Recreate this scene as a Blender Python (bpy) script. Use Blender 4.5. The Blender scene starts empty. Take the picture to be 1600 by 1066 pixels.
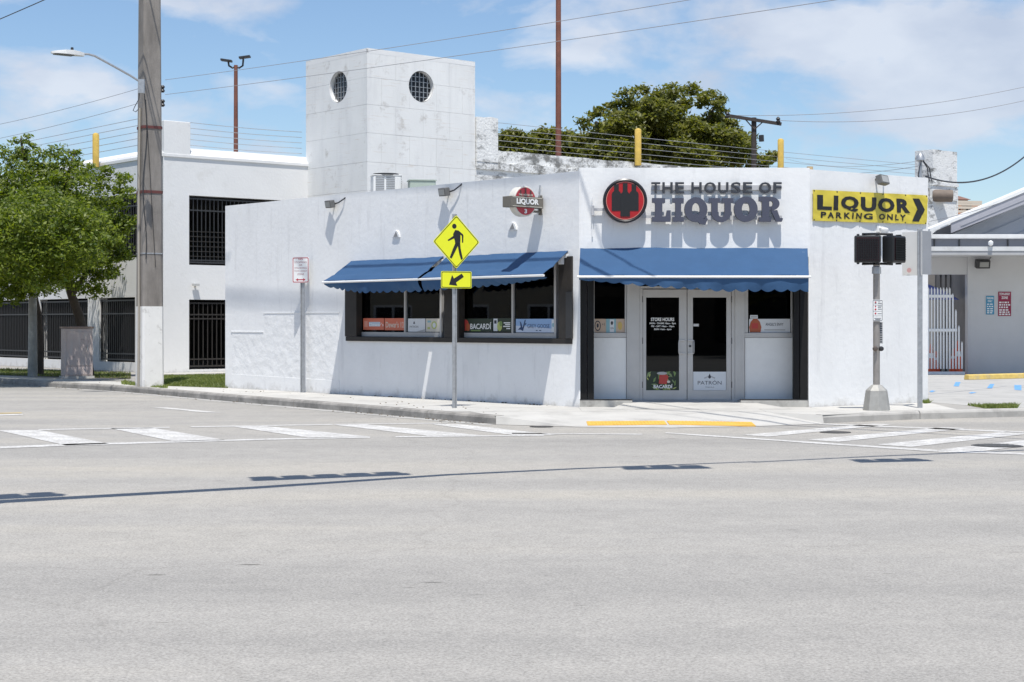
import bpy, bmesh, math, random
import numpy as np
from mathutils import Vector, Matrix, noise as mnoise
random.seed(7)
R = math.radians
col = bpy.context.scene.collection
scene = bpy.context.scene

# ------------------------------------------------------------------ camera, sky, sun, exposure
CZ, F0, HY = 1.6, 2600.0, 505.0            # eye height, focal length in photo pixels, horizon row
cam_d = bpy.data.cameras.new('camera'); cam = bpy.data.objects.new('camera', cam_d); col.objects.link(cam)
cam.location = (0, 0, CZ); cam.rotation_euler = (R(90), 0, 0)
cam_d.sensor_width = 36; cam_d.lens = 36 * F0 / 1600
cam_d.shift_y = -(533 - HY) / 1600
cam_d.clip_start = .1; cam_d.clip_end = 6000
scene.camera = cam
SUN_EL, SUN_AZ = 69.0, 3.0                 # azimuth: degrees to the right of straight behind the camera
world = bpy.data.worlds.new('World'); scene.world = world; world.use_nodes = True
wn, wl = world.node_tree.nodes, world.node_tree.links
wn.clear()
sky = wn.new('ShaderNodeTexSky'); sky.sky_type = 'NISHITA'; sky.sun_disc = False
sky.sun_elevation = R(SUN_EL); sky.sun_rotation = R(180 - SUN_AZ)
sky.air_density = 1.0; sky.dust_density = .25; sky.ozone_density = 1.6; sky.altitude = 0
tc = wn.new('ShaderNodeTexCoord')
mp = wn.new('ShaderNodeMapping'); mp.inputs['Scale'].default_value = (1, 1, 2.1); mp.inputs['Location'].default_value = (3.37, 1.2, .4)
wl.new(tc.outputs['Generated'], mp.inputs['Vector'])
n1 = wn.new('ShaderNodeTexNoise'); n1.inputs['Scale'].default_value = 9; n1.inputs['Detail'].default_value = 10; n1.inputs['Roughness'].default_value = .55
n1.inputs['Distortion'].default_value = .25
wl.new(mp.outputs[0], n1.inputs['Vector'])
cr = wn.new('ShaderNodeValToRGB'); cr.color_ramp.elements[0].position = .52; cr.color_ramp.elements[1].position = .66
acc = n1.outputs['Fac']
for (bxx, bzz, rx_, rz_, amt) in ((1440, 120, 330, 120, .17), (1300, 230, 300, 60, .07), (110, 185, 280, 80, .19), (410, 185, 150, 60, .15), (970, 60, 190, 95, .10), (380, 15, 130, 35, .10), (700, 20, 160, 40, .09), (800, 190, 120, 40, .08),
                                   (-900, 100, 500, 130, .12), (2500, 150, 500, 150, .12)):
    q_ = wn.new('ShaderNodeMapping'); sx__, sz__ = 2600 / rx_, 2600 / rz_
    q_.inputs['Scale'].default_value = (sx__, 0, sz__); q_.inputs['Location'].default_value = (-(bxx - 800) / rx_, 0, -(505 - bzz) / rz_)
    wl.new(tc.outputs['Generated'], q_.inputs['Vector'])
    ln = wn.new('ShaderNodeVectorMath'); ln.operation = 'LENGTH'; wl.new(q_.outputs[0], ln.inputs[0])
    mr = wn.new('ShaderNodeMapRange'); mr.interpolation_type = 'SMOOTHSTEP'; mr.inputs['From Min'].default_value = 1.25; mr.inputs['From Max'].default_value = .25; mr.inputs['To Max'].default_value = amt
    wl.new(ln.outputs['Value'], mr.inputs['Value'])
    ad_ = wn.new('ShaderNodeMath'); ad_.operation = 'ADD'; wl.new(acc, ad_.inputs[0]); wl.new(mr.outputs[0], ad_.inputs[1]); acc = ad_.outputs[0]
wl.new(acc, cr.inputs['Fac'])
mxc = wn.new('ShaderNodeMath'); mxc.operation = 'MULTIPLY'; mxc.inputs[1].default_value = .8
wl.new(cr.outputs['Color'], mxc.inputs[0])
n2 = wn.new('ShaderNodeTexNoise'); n2.inputs['Scale'].default_value = 13; n2.inputs['Detail'].default_value = 6
wl.new(mp.outputs[0], n2.inputs['Vector'])
cc = wn.new('ShaderNodeValToRGB')
cc.color_ramp.elements[0].position = .35; cc.color_ramp.elements[0].color = (4.3, 4.75, 5.7, 1)
cc.color_ramp.elements[1].position = .65; cc.color_ramp.elements[1].color = (5.9, 6.2, 6.8, 1)
wl.new(n2.outputs['Fac'], cc.inputs['Fac'])
tint = wn.new('ShaderNodeMixRGB'); tint.blend_type = 'MULTIPLY'; tint.inputs['Fac'].default_value = 1; tint.inputs['Color2'].default_value = (.84, .91, 1.0, 1)
wl.new(sky.outputs['Color'], tint.inputs['Color1'])
mx = wn.new('ShaderNodeMixRGB'); wl.new(mxc.outputs[0], mx.inputs['Fac'])
wl.new(tint.outputs['Color'], mx.inputs['Color1']); wl.new(cc.outputs['Color'], mx.inputs['Color2'])
bg = wn.new('ShaderNodeBackground'); bg.inputs['Strength'].default_value = .105
wl.new(mx.outputs['Color'], bg.inputs['Color'])
wo = wn.new('ShaderNodeOutputWorld'); wl.new(bg.outputs[0], wo.inputs['Surface'])
sd = bpy.data.lights.new('sun', 'SUN'); sd.energy = 4.0; sd.angle = R(.53); sd.color = (1, .965, .91)
sun = bpy.data.objects.new('sun', sd); col.objects.link(sun)
SV = Vector((math.sin(R(SUN_AZ)) * math.cos(R(SUN_EL)), -math.cos(R(SUN_AZ)) * math.cos(R(SUN_EL)), math.sin(R(SUN_EL))))
sun.rotation_euler = SV.to_track_quat('Z', 'Y').to_euler(); sun.location = (0, -20, 60)
scene.view_settings.view_transform = 'Standard'; scene.view_settings.look = 'None'
scene.view_settings.exposure = .36; scene.view_settings.gamma = 1; scene.view_settings.use_curve_mapping = False
scene.render.engine = 'CYCLES'
scene.cycles.max_bounces = 8; scene.cycles.transparent_max_bounces = 12

# ------------------------------------------------------------------ frames, points
class Frame:
    """A vertical face: x along it to the viewer's right, y into it, z up."""
    def __init__(s, ox, oy, deg): s.o = Vector((ox, oy)); s.a = R(deg); s.c = math.cos(s.a); s.s = math.sin(s.a)
    def w(s, x, y, z=0): return Vector((s.o.x + s.c * x - s.s * y, s.o.y + s.s * x + s.c * y, z))
    def l(s, px, py, y=0.):
        """x and z, on the plane y of this face, of the point seen at a pixel of the photograph"""
        k = (px - 800) / F0
        nx, ny = -s.s, s.c
        D = (y + nx * s.o.x + ny * s.o.y) / (nx * k + ny)
        return (s.c * (k * D - s.o.x) + s.s * (D - s.o.y), CZ + (HY - py) / F0 * D)
WORLD = Frame(0, 0, 0)
def G(px, py, z=0.):
    D = (CZ - z) * F0 / (py - HY); return Vector(((px - 800) / F0 * D, D, z))
def P(px, py, D): return Vector(((px - 800) / F0 * D, D, CZ + (HY - py) / F0 * D))

# ------------------------------------------------------------------ materials
MATS = {}
def M(name, c, rough=.7, metal=0., var=0., vs=3., bump=0., bs=40., bdist=.01, stain=None, spec=.5, coord='Object', stretch=None, sub=None, emis=None):
    """c base colour; var: soft variation; bump: relief; stain: (colour, scale, low, high, amount[, stretch])"""
    if name in MATS: return MATS[name]
    m = bpy.data.materials.new(name); m.use_nodes = True; nt = m.node_tree; N, L = nt.nodes, nt.links
    b = N['Principled BSDF']; b.inputs['Roughness'].default_value = rough; b.inputs['Metallic'].default_value = metal
    b.inputs['Specular IOR Level'].default_value = spec
    t = N.new('ShaderNodeTexCoord'); vec = N.new('ShaderNodeNewGeometry').outputs['Position'] if coord == 'World' else t.outputs[coord]
    if stretch:
        q = N.new('ShaderNodeMapping'); q.inputs['Scale'].default_value = stretch[:3]
        if len(stretch) > 3: q.inputs['Rotation'].default_value = (0, 0, stretch[3])
        L.new(vec, q.inputs['Vector']); svec = q.outputs[0]
    else: svec = vec
    out = None; c4 = (*c, 1)
    if var:
        n = N.new('ShaderNodeTexNoise'); n.inputs['Scale'].default_value = vs; n.inputs['Detail'].default_value = 8; n.inputs['Roughness'].default_value = .6
        L.new(svec, n.inputs['Vector'])
        r = N.new('ShaderNodeValToRGB'); r.color_ramp.elements[0].position = .3; r.color_ramp.elements[1].position = .7
        r.color_ramp.elements[0].color = (*[x * (1 - var) for x in c], 1); r.color_ramp.elements[1].color = (*[min(1, x * (1 + var)) for x in c], 1)
        L.new(n.outputs['Fac'], r.inputs['Fac']); out = r.outputs['Color']
    for st in (stain if isinstance(stain, list) else [stain] if stain else []):
        n = N.new('ShaderNodeTexNoise'); n.inputs['Scale'].default_value = st[1]; n.inputs['Detail'].default_value = 10; n.inputs['Roughness'].default_value = .68
        if len(st) > 5:
            q = N.new('ShaderNodeMapping'); q.inputs['Scale'].default_value = st[5]; q.inputs['Location'].default_value = (st[1], 1.7 * st[1], 0); L.new(vec, q.inputs['Vector']); L.new(q.outputs[0], n.inputs['Vector'])
        else: L.new(vec, n.inputs['Vector'])
        r = N.new('ShaderNodeMapRange'); r.inputs['From Min'].default_value = st[2]; r.inputs['From Max'].default_value = st[3]; r.inputs['To Max'].default_value = st[4]
        L.new(n.outputs['Fac'], r.inputs['Value'])
        x = N.new('ShaderNodeMixRGB'); L.new(r.outputs[0], x.inputs['Fac'])
        if out: L.new(out, x.inputs['Color1'])
        else: x.inputs['Color1'].default_value = c4
        x.inputs['Color2'].default_value = (*st[0], 1); out = x.outputs['Color']
    if out: L.new(out, b.inputs['Base Color'])
    else: b.inputs['Base Color'].default_value = c4
    if bump:
        n = N.new('ShaderNodeTexNoise'); n.inputs['Scale'].default_value = bs; n.inputs['Detail'].default_value = 6; L.new(vec, n.inputs['Vector'])
        u = N.new('ShaderNodeBump'); u.inputs['Strength'].default_value = bump; u.inputs['Distance'].default_value = bdist
        L.new(n.outputs['Fac'], u.inputs['Height']); L.new(u.outputs[0], b.inputs['Normal'])
    if emis: b.inputs['Emission Color'].default_value = (*emis[0], 1); b.inputs['Emission Strength'].default_value = emis[1]
    MATS[name] = m; return m

def glass(name, tintc, mixg=.0):
    m = bpy.data.materials.new(name); m.use_nodes = True; N, L = m.node_tree.nodes, m.node_tree.links
    N.clear(); o = N.new('ShaderNodeOutputMaterial')
    tr = N.new('ShaderNodeBsdfTransparent'); tr.inputs['Color'].default_value = (*tintc, 1)
    gl = N.new('ShaderNodeBsdfGlossy'); gl.inputs['Roughness'].default_value = .015; gl.inputs['Color'].default_value = (.55 + mixg, .58 + mixg, .6 + mixg, 1)
    fr = N.new('ShaderNodeFresnel'); fr.inputs['IOR'].default_value = 1.5
    x = N.new('ShaderNodeMixShader'); L.new(fr.outputs[0], x.inputs['Fac']); L.new(tr.outputs[0], x.inputs[1]); L.new(gl.outputs[0], x.inputs[2])
    L.new(x.outputs[0], o.inputs['Surface']); MATS[name] = m; return m

W = (.80, .80, .79)
stucco = M('white_stucco', W, .9, var=.05, vs=1.1, bump=.3, bs=9, bdist=.018, stain=[((.55, .54, .5), 2.2, .58, .8, .35), ((.4, .38, .34), 9, .64, .78, .5), ((.5, .5, .5), 1.8, .56, .74, .4, (2.5, 2.5, .35))])
stucco_rough = M('rough_stucco', W, .92, var=.04, vs=2, bump=.5, bs=5, bdist=.05, stain=((.5, .48, .44), 6, .62, .78, .5))
stucco_tower = M('tower_render', (.77, .77, .75), .9, var=.05, vs=.7, bump=.3, bs=20, bdist=.01,
                 stain=[((.42, .39, .35), 1.7, .57, .68, .55), ((.5, .36, .24), 3, .58, .72, .5, (.4, .4, 7)), ((.6, .6, .6), 1.2, .5, .75, .5, (2, 2, .3))])
stucco_old = M('weathered_render', (.78, .775, .75), .92, var=.06, vs=2, bump=.7, bs=14, bdist=.03,
               stain=[((.10, .10, .095), 1.5, .53, .66, .85, (1, 1, 2)), ((.2, .19, .17), 8, .6, .7, .8)])
stucco_mold = M('moldy_render', (.78, .775, .75), .92, var=.06, vs=2, bump=.7, bs=14, bdist=.03,
               stain=[((.10, .10, .095), 1.3, .46, .58, .85, (1, 1, 1.5)), ((.2, .19, .17), 7, .52, .62, .8)])
garage_m = M('garage_render', (.77, .765, .75), .9, var=.04, vs=.6, bump=.3, bs=12, bdist=.015, stain=((.5, .48, .43), 1.6, .58, .8, .4))
road_m = M('road', (.33, .322, .31), .9)
blackm = M('black_shutter', (.011, .0105, .0105), .6, spec=.25, var=.2, vs=4, bump=.2, bs=50)
bronze = M('bronze_metal', (.032, .028, .025), .55, spec=.3, var=.15, vs=5)
darkm = M('dark_metal', (.03, .03, .032), .45)
greyal = M('anodised_aluminium', (.50, .49, .475), .42, .25, var=.05, vs=4)
alum = M('light_aluminium', (.6, .6, .6), .38, .5, var=.05, vs=6)
galv = M('galvanised_steel', (.42, .43, .44), .45, .6, var=.15, vs=14)
whitep = M('white_paint', (.8, .8, .79), .45, var=.03, vs=5)
whitepanel = M('white_panel', (.78, .78, .76), .6, var=.03, vs=6, stain=((.5, .48, .42), 3, .62, .8, .4))
blue = None
concrete = M('sidewalk_concrete', (.50, .485, .45), .92, var=.07, vs=1.5, bump=.3, bs=60, bdist=.004, coord='World', stain=[((.26, .25, .23), 1.1, .5, .72, .5), ((.1, .1, .09), 14, .68, .74, .6)])
kerbm = M('kerb_concrete', (.36, .34, .31), .92, var=.12, vs=3, bump=.5, bs=30, bdist=.01, coord='World', stain=[((.13, .125, .115), 1.6, .38, .62, .75), ((.55, .53, .5), 6, .62, .7, .5)])
polec = M('pole_concrete', (.25, .228, .205), .9, var=.12, vs=3, bump=.4, bs=35, bdist=.006, stain=[((.10, .09, .08), 3, .46, .7, .6, (1, 1, .18))])
polew = M('pole_white_paint', (.74, .73, .70), .85, var=.05, vs=3, bump=.4, bs=30, bdist=.006, stain=((.35, .33, .3), 5, .58, .7, .6))
yel = M('sign_yellow_green', (.78, .80, .02), .45)
yelpaint = M('yellow_post_paint', (.62, .42, .09), .8, var=.15, vs=5, stain=((.3, .25, .15), 7, .55, .7, .6))
black = M('black_print', (.012, .012, .013), .5)
white = M('white_print', (.82, .82, .8), .5)
redm = M('sign_red', (.45, .03, .05), .5)
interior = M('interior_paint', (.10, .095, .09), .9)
rust = M('rusty_steel', (.20, .075, .05), .75, var=.25, vs=3)
paintw = M('road_paint', (.72, .71, .68), .85, stain=[((.36, .345, .32), 3.0, .40, .66, .8), ((.36, .345, .32), 26, .42, .58, .75)])
dirt = M('dirt', (.10, .085, .06), .95, var=.3, vs=3, bump=.8, bs=20, bdist=.03)
wood = M('old_pole_wood', (.055, .045, .04), .9, var=.3, vs=5)
gl_dark = glass('tinted_glass', (.62, .64, .66), .35); gl_door = glass('door_glass', (.14, .15, .16), .15)

def splash(m, z1=.42, amount=.75):
    N, L = m.node_tree.nodes, m.node_tree.links; b = N['Principled BSDF']; src = b.inputs['Base Color'].links[0].from_socket
    t = N.new('ShaderNodeTexCoord'); sp_ = N.new('ShaderNodeSeparateXYZ'); L.new(t.outputs['Object'], sp_.inputs[0])
    n = N.new('ShaderNodeTexNoise'); n.inputs['Scale'].default_value = 3.2; n.inputs['Detail'].default_value = 9; n.inputs['Roughness'].default_value = .7; L.new(t.outputs['Object'], n.inputs['Vector'])
    a = N.new('ShaderNodeMath'); a.operation = 'MULTIPLY_ADD'; L.new(n.outputs['Fac'], a.inputs[0]); a.inputs[1].default_value = -z1 * 2; L.new(sp_.outputs['Z'], a.inputs[2])
    r = N.new('ShaderNodeMapRange'); L.new(a.outputs[0], r.inputs['Value']); r.inputs['From Min'].default_value = -z1 * .75; r.inputs['From Max'].default_value = -z1 * 1.35; r.inputs['To Min'].default_value = 0; r.inputs['To Max'].default_value = amount
    x = N.new('ShaderNodeMixRGB'); L.new(r.outputs[0], x.inputs['Fac']); L.new(src, x.inputs['Color1']); x.inputs['Color2'].default_value = (.38, .36, .32, 1); L.new(x.outputs[0], b.inputs['Base Color'])
splash(stucco); splash(polew, .5, .8); splash(garage_m, .5, .6)

# road: pale worn asphalt with bands along the lanes, aggregate speckle, scuffs and a few cracks
def road_nodes(m):
    N, L = m.node_tree.nodes, m.node_tree.links; b = N['Principled BSDF']
    t = N.new('ShaderNodeTexCoord').outputs['Object']
    def mapn(scale, rot=0):
        q = N.new('ShaderNodeMapping'); q.inputs['Scale'].default_value = scale; q.inputs['Rotation'].default_value = (0, 0, rot); L.new(t, q.inputs['Vector']); return q.outputs[0]
    def nz(vec, s, d=6, r=.6):
        n = N.new('ShaderNodeTexNoise'); n.inputs['Scale'].default_value = s; n.inputs['Detail'].default_value = d; n.inputs['Roughness'].default_value = r; L.new(vec, n.inputs['Vector']); return n.outputs['Fac']
    def ramp(fac, stops):
        r = N.new('ShaderNodeValToRGB'); e = r.color_ramp.elements
        e[0].position, e[0].color = stops[0][0], (*stops[0][1], 1); e[1].position, e[1].color = stops[-1][0], (*stops[-1][1], 1)
        for p, c in stops[1:-1]: q = e.new(p); q.color = (*c, 1)
        L.new(fac, r.inputs['Fac']); return r.outputs['Color']
    def mul(a, c, f=1.):
        x = N.new('ShaderNodeMixRGB'); x.blend_type = 'MULTIPLY'; x.inputs['Fac'].default_value = f; L.new(a, x.inputs['Color1']); L.new(c, x.inputs['Color2']); return x.outputs['Color']
    band = ramp(nz(mapn((.14, 1.1, 1), R(40)), .45, 4, .5), [(.3, (.290, .277, .254)), (.5, (.345, .328, .298)), (.7, (.40, .372, .322))])
    fine = ramp(nz(t, 55, 5, .85), [(.3, (.5, .5, .5)), (.5, (1, 1, 1)), (.7, (1.5, 1.5, 1.5))])
    mid = ramp(nz(t, 3.0, 8, .7), [(.3, (.90, .90, .90)), (.7, (1.07, 1.065, 1.06))])
    scuff = ramp(nz(mapn((1.0, 7, 1), R(12)), 3.2, 5, .55), [(.70, (1, 1, 1)), (.74, (.45, .44, .43))])
    v = N.new('ShaderNodeTexVoronoi'); v.feature = 'DISTANCE_TO_EDGE'; v.inputs['Scale'].default_value = .13
    w = N.new('ShaderNodeTexNoise'); w.inputs['Scale'].default_value = 1.2; w.inputs['Detail'].default_value = 6; L.new(t, w.inputs['Vector'])
    ad = N.new('ShaderNodeMixRGB'); ad.blend_type = 'ADD'; ad.inputs['Fac'].default_value = .5; L.new(t, ad.inputs['Color1']); L.new(w.outputs['Color'], ad.inputs['Color2']); L.new(ad.outputs[0], v.inputs['Vector'])
    crack = ramp(v.outputs['Distance'], [(0, (.72, .71, .7)), (.0009, (1, 1, 1))])
    spots = N.new('ShaderNodeTexVoronoi'); spots.inputs['Scale'].default_value = 1.3; L.new(mapn((.6, 1.8, 1), R(-8)), spots.inputs['Vector'])
    msk = N.new('ShaderNodeMath'); msk.operation = 'MULTIPLY_ADD'; L.new(spots.outputs['Color'], msk.inputs[0]); msk.inputs[1].default_value = .16; L.new(spots.outputs['Distance'], msk.inputs[2])
    sp = ramp(msk.outputs[0], [(.085, (.4, .39, .38)), (.12, (1, 1, 1))])
    c = mul(band, mid); c = mul(c, fine, 1.); c = mul(c, scuff); c = mul(c, crack, .3); c = mul(c, sp)
    L.new(c, b.inputs['Base Color'])
    u = N.new('ShaderNodeBump'); u.inputs['Strength'].default_value = .35; u.inputs['Distance'].default_value = .004
    L.new(nz(t, 75, 4, .75), u.inputs['Height']); L.new(u.outputs[0], b.inputs['Normal'])
road_nodes(road_m)

def leaf_material(name, c1, c2, trans):
    m = bpy.data.materials.new(name); m.use_nodes = True; N, L = m.node_tree.nodes, m.node_tree.links; N.clear()
    o = N.new('ShaderNodeOutputMaterial'); g = N.new('ShaderNodeNewGeometry')
    r = N.new('ShaderNodeValToRGB'); r.color_ramp.elements[0].color = (*c1, 1); r.color_ramp.elements[1].color = (*c2, 1)
    L.new(g.outputs['Random Per Island'], r.inputs['Fac'])
    d = N.new('ShaderNodeBsdfPrincipled'); d.inputs['Roughness'].default_value = .5; L.new(r.outputs[0], d.inputs['Base Color'])
    t = N.new('ShaderNodeBsdfTranslucent'); h = N.new('ShaderNodeMixRGB'); h.blend_type = 'MULTIPLY'; h.inputs['Fac'].default_value = 1; h.inputs['Color2'].default_value = (1.7, 1.8, .6, 1)
    L.new(r.outputs[0], h.inputs['Color1']); L.new(h.outputs[0], t.inputs['Color'])
    x = N.new('ShaderNodeMixShader'); x.inputs['Fac'].default_value = trans; L.new(d.outputs[0], x.inputs[1]); L.new(t.outputs[0], x.inputs[2]); L.new(x.outputs[0], o.inputs['Surface'])
    MATS[name] = m; return m
leafm = leaf_material('bright_leaf', (.06, .10, .012), (.21, .25, .03), .42)
leafm2 = leaf_material('dull_leaf', (.07, .085, .014), (.22, .215, .04), .42)
grassm = leaf_material('grass_blade', (.09, .14, .03), (.24, .26, .08), .3)
barkm = M('bark', (.07, .055, .042), .95, var=.3, vs=6, bump=.8, bs=25, bdist=.02)

def fabric_mat():
    m = M('blue_awning_cloth', (.042, .102, .210), .75, var=.06, vs=2.5, bump=.25, bs=9, bdist=.02, spec=.25)
    N, L = m.node_tree.nodes, m.node_tree.links
    t = N.new('ShaderNodeBsdfTranslucent'); t.inputs['Color'].default_value = (.02, .07, .3, 1)
    x = N.new('ShaderNodeMixShader'); x.inputs['Fac'].default_value = .1
    L.new(N['Principled BSDF'].outputs[0], x.inputs[1]); L.new(t.outputs[0], x.inputs[2]); L.new(x.outputs[0], N['Material Output'].inputs['Surface'])
    return m
blue = fabric_mat()

# ------------------------------------------------------------------ mesh builder
class MB:
    def __init__(s): s.v = []; s.f = []; s.smooth = False
    def add(s, vs, fs):
        k = len(s.v); s.v += [tuple(p) for p in vs]; s.f += [[i + k for i in f] for f in fs]; return s
    def box(s, x0, x1, y0, y1, z0, z1):
        if x0 > x1: x0, x1 = x1, x0
        if y0 > y1: y0, y1 = y1, y0
        if z0 > z1: z0, z1 = z1, z0
        return s.add([(x0, y0, z0), (x1, y0, z0), (x1, y1, z0), (x0, y1, z0), (x0, y0, z1), (x1, y0, z1), (x1, y1, z1), (x0, y1, z1)],
                     [(0, 3, 2, 1), (4, 5, 6, 7), (0, 1, 5, 4), (1, 2, 6, 5), (2, 3, 7, 6), (3, 0, 4, 7)])
    def obox(s, c, half, mat):
        """box of half sizes about c turned by a 3x3 matrix"""
        vs = [Vector(c) + mat @ Vector((sx * half[0], sy * half[1], sz * half[2])) for sz in (-1, 1) for sx, sy in ((-1, -1), (1, -1), (1, 1), (-1, 1))]
        return s.add(vs, [(0, 3, 2, 1), (4, 5, 6, 7), (0, 1, 5, 4), (1, 2, 6, 5), (2, 3, 7, 6), (3, 0, 4, 7)])
    def prism(s, poly, y0, y1):
        """outline in x,z (counterclockwise as seen by the viewer) extruded from y0 to y1"""
        n = len(poly)
        return s.add([(x, y0, z) for x, z in poly] + [(x, y1, z) for x, z in poly],
                     [list(range(n)), list(range(2 * n - 1, n - 1, -1))] + [(i, i + n, (i + 1) % n + n, (i + 1) % n) for i in range(n)])
    def slab(s, poly, z0, z1):
        """outline in x,y extruded from z0 to z1"""
        n = len(poly)
        return s.add([(x, y, z0) for x, y in poly] + [(x, y, z1) for x, y in poly],
                     [list(range(n - 1, -1, -1)), list(range(n, 2 * n))] + [(i, (i + 1) % n, (i + 1) % n + n, i + n) for i in range(n)])
    def tube(s, pts, r, n=8, cap=True):
        pts = [Vector(p) for p in pts]; rs = r if isinstance(r, (list, tuple)) else [r] * len(pts); s.smooth = True
        k = len(s.v); up = None
        for i, p in enumerate(pts):
            d = (pts[min(i + 1, len(pts) - 1)] - pts[max(i - 1, 0)]).normalized()
            if up is None: up = Vector((0, 0, 1)) if abs(d.z) < .9 else Vector((1, 0, 0))
            a = d.cross(up).normalized(); b = a.cross(d).normalized(); up = b
            for j in range(n):
                t = 2 * math.pi * j / n; s.v.append(tuple(p + (a * math.cos(t) + b * math.sin(t)) * rs[i]))
        for i in range(len(pts) - 1):
            for j in range(n):
                q = (j + 1) % n; s.f.append([k + i * n + j, k + i * n + q, k + (i + 1) * n + q, k + (i + 1) * n + j][::-1])
        if cap: s.f.append([k + j for j in range(n)]); s.f.append([k + (len(pts) - 1) * n + j for j in range(n)][::-1])
        return s
    def lathe(s, prof, c=(0, 0, 0), n=16, axis='z', cap=True):
        k = len(s.v); s.smooth = True
        for r, h in prof:
            for j in range(n):
                t = 2 * math.pi * j / n; a, b = r * math.cos(t), r * math.sin(t)
                s.v.append((c[0] + a, c[1] + b, c[2] + h) if axis == 'z' else (c[0] + a, c[1] + h, c[2] + b))
        for i in range(len(prof) - 1):
            for j in range(n):
                q = (j + 1) % n; f = [k + i * n + j, k + i * n + q, k + (i + 1) * n + q, k + (i + 1) * n + j]
                s.f.append(f if axis == 'z' else f[::-1])
        if cap: s.f.append([k + j for j in range(n)][::-1 if axis == 'z' else 1]); s.f.append([k + (len(prof) - 1) * n + j for j in range(n)][::1 if axis == 'z' else -1])
        return s
    def wall(s, x0, x1, z0, z1, y0, y1, holes=()):
        """wall from y0 (seen face) to y1 with rectangular holes (xa, xb, za, zb), reveals included"""
        xs = sorted({x0, x1, *[h[0] for h in holes], *[h[1] for h in holes]}); zs = sorted({z0, z1, *[h[2] for h in holes], *[h[3] for h in holes]})
        xs = [x for x in xs if x0 <= x <= x1]; zs = [z for z in zs if z0 <= z <= z1]
        def solid(i, j):
            if i < 0 or j < 0 or i >= len(xs) - 1 or j >= len(zs) - 1: return False
            cx, cz = (xs[i] + xs[i + 1]) / 2, (zs[j] + zs[j + 1]) / 2
            return not any(h[0] < cx < h[1] and h[2] < cz < h[3] for h in holes)
        for i in range(len(xs) - 1):
            for j in range(len(zs) - 1):
                if not solid(i, j): continue
                a, b, c, d = xs[i], xs[i + 1], zs[j], zs[j + 1]
                s.add([(a, y0, c), (b, y0, c), (b, y0, d), (a, y0, d)], [(0, 1, 2, 3)]); s.add([(a, y1, c), (b, y1, c), (b, y1, d), (a, y1, d)], [(3, 2, 1, 0)])
                if not solid(i - 1, j): s.add([(a, y0, c), (a, y0, d), (a, y1, d), (a, y1, c)], [(0, 1, 2, 3)])
                if not solid(i + 1, j): s.add([(b, y0, c), (b, y1, c), (b, y1, d), (b, y0, d)], [(0, 1, 2, 3)])
                if not solid(i, j - 1): s.add([(a, y0, c), (a, y1, c), (b, y1, c), (b, y0, c)], [(0, 1, 2, 3)])
                if not solid(i, j + 1): s.add([(a, y0, d), (b, y0, d), (b, y1, d), (a, y1, d)], [(0, 1, 2, 3)])
        return s
    def text(s, txt, x0, x1, z0, z1, y, depth=0., off=0., spacing=1.):
        """lettering stretched to the given rectangle, facing -y"""
        cu = bpy.data.curves.new('t', 'FONT'); cu.body = txt; cu.offset = off; cu.resolution_u = 3; cu.space_character = spacing
        ob = bpy.data.objects.new('t', cu); col.objects.link(ob); bpy.context.view_layer.update()
        me = bpy.data.meshes.new_from_object(ob.evaluated_get(bpy.context.evaluated_depsgraph_get()))
        bpy.data.objects.remove(ob); bpy.data.curves.remove(cu)
        if not me.vertices: return s
        vx = [v.co.x for v in me.vertices]; vy = [v.co.y for v in me.vertices]
        ax, bx, ay, by = min(vx), max(vx), min(vy), max(vy)
        V = [(x0 + (v.co.x - ax) / (bx - ax) * (x1 - x0), z0 + (v.co.y - ay) / max(1e-6, by - ay) * (z1 - z0)) for v in me.vertices]
        fs = [list(p.vertices) for p in me.polygons]
        if me.polygons and me.polygons[0].normal.z < 0: fs = [f[::-1] for f in fs]
        if depth == 0: s.add([(a, y, b) for a, b in V], fs)
        else:
            n = len(V); cnt = {}
            for f in fs:
                for a, b in zip(f, f[1:] + f[:1]): cnt[(a, b)] = 1
            rim = [(a, b) for (a, b) in cnt if (b, a) not in cnt]
            s.add([(a, y, b) for a, b in V] + [(a, y + depth, b) for a, b in V], fs + [[i + n for i in f[::-1]] for f in fs] + [(a, a + n, b + n, b) for a, b in rim])
        bpy.data.meshes.remove(me); return s
    def mesh(s, name, mat, base=(0, 0, 0), bevel=0.):
        me = bpy.data.meshes.new(name); me.from_pydata([(x - base[0], y - base[1], z - base[2]) for x, y, z in s.v], [], s.f)
        if bevel:
            bm = bmesh.new(); bm.from_mesh(me); bmesh.ops.remove_doubles(bm, verts=bm.verts, dist=1e-5)
            es = [e for e in bm.edges if len(e.link_faces) == 2 and e.calc_face_angle(0) > .6]
            bmesh.ops.bevel(bm, geom=es, offset=bevel, segments=2, affect='EDGES', profile=.6, clamp_overlap=True); bm.to_mesh(me); bm.free()
        me.materials.append(mat)
        if s.smooth: me.shade_smooth(); me.set_sharp_from_angle(angle=R(38))
        me.update(); return me

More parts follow.
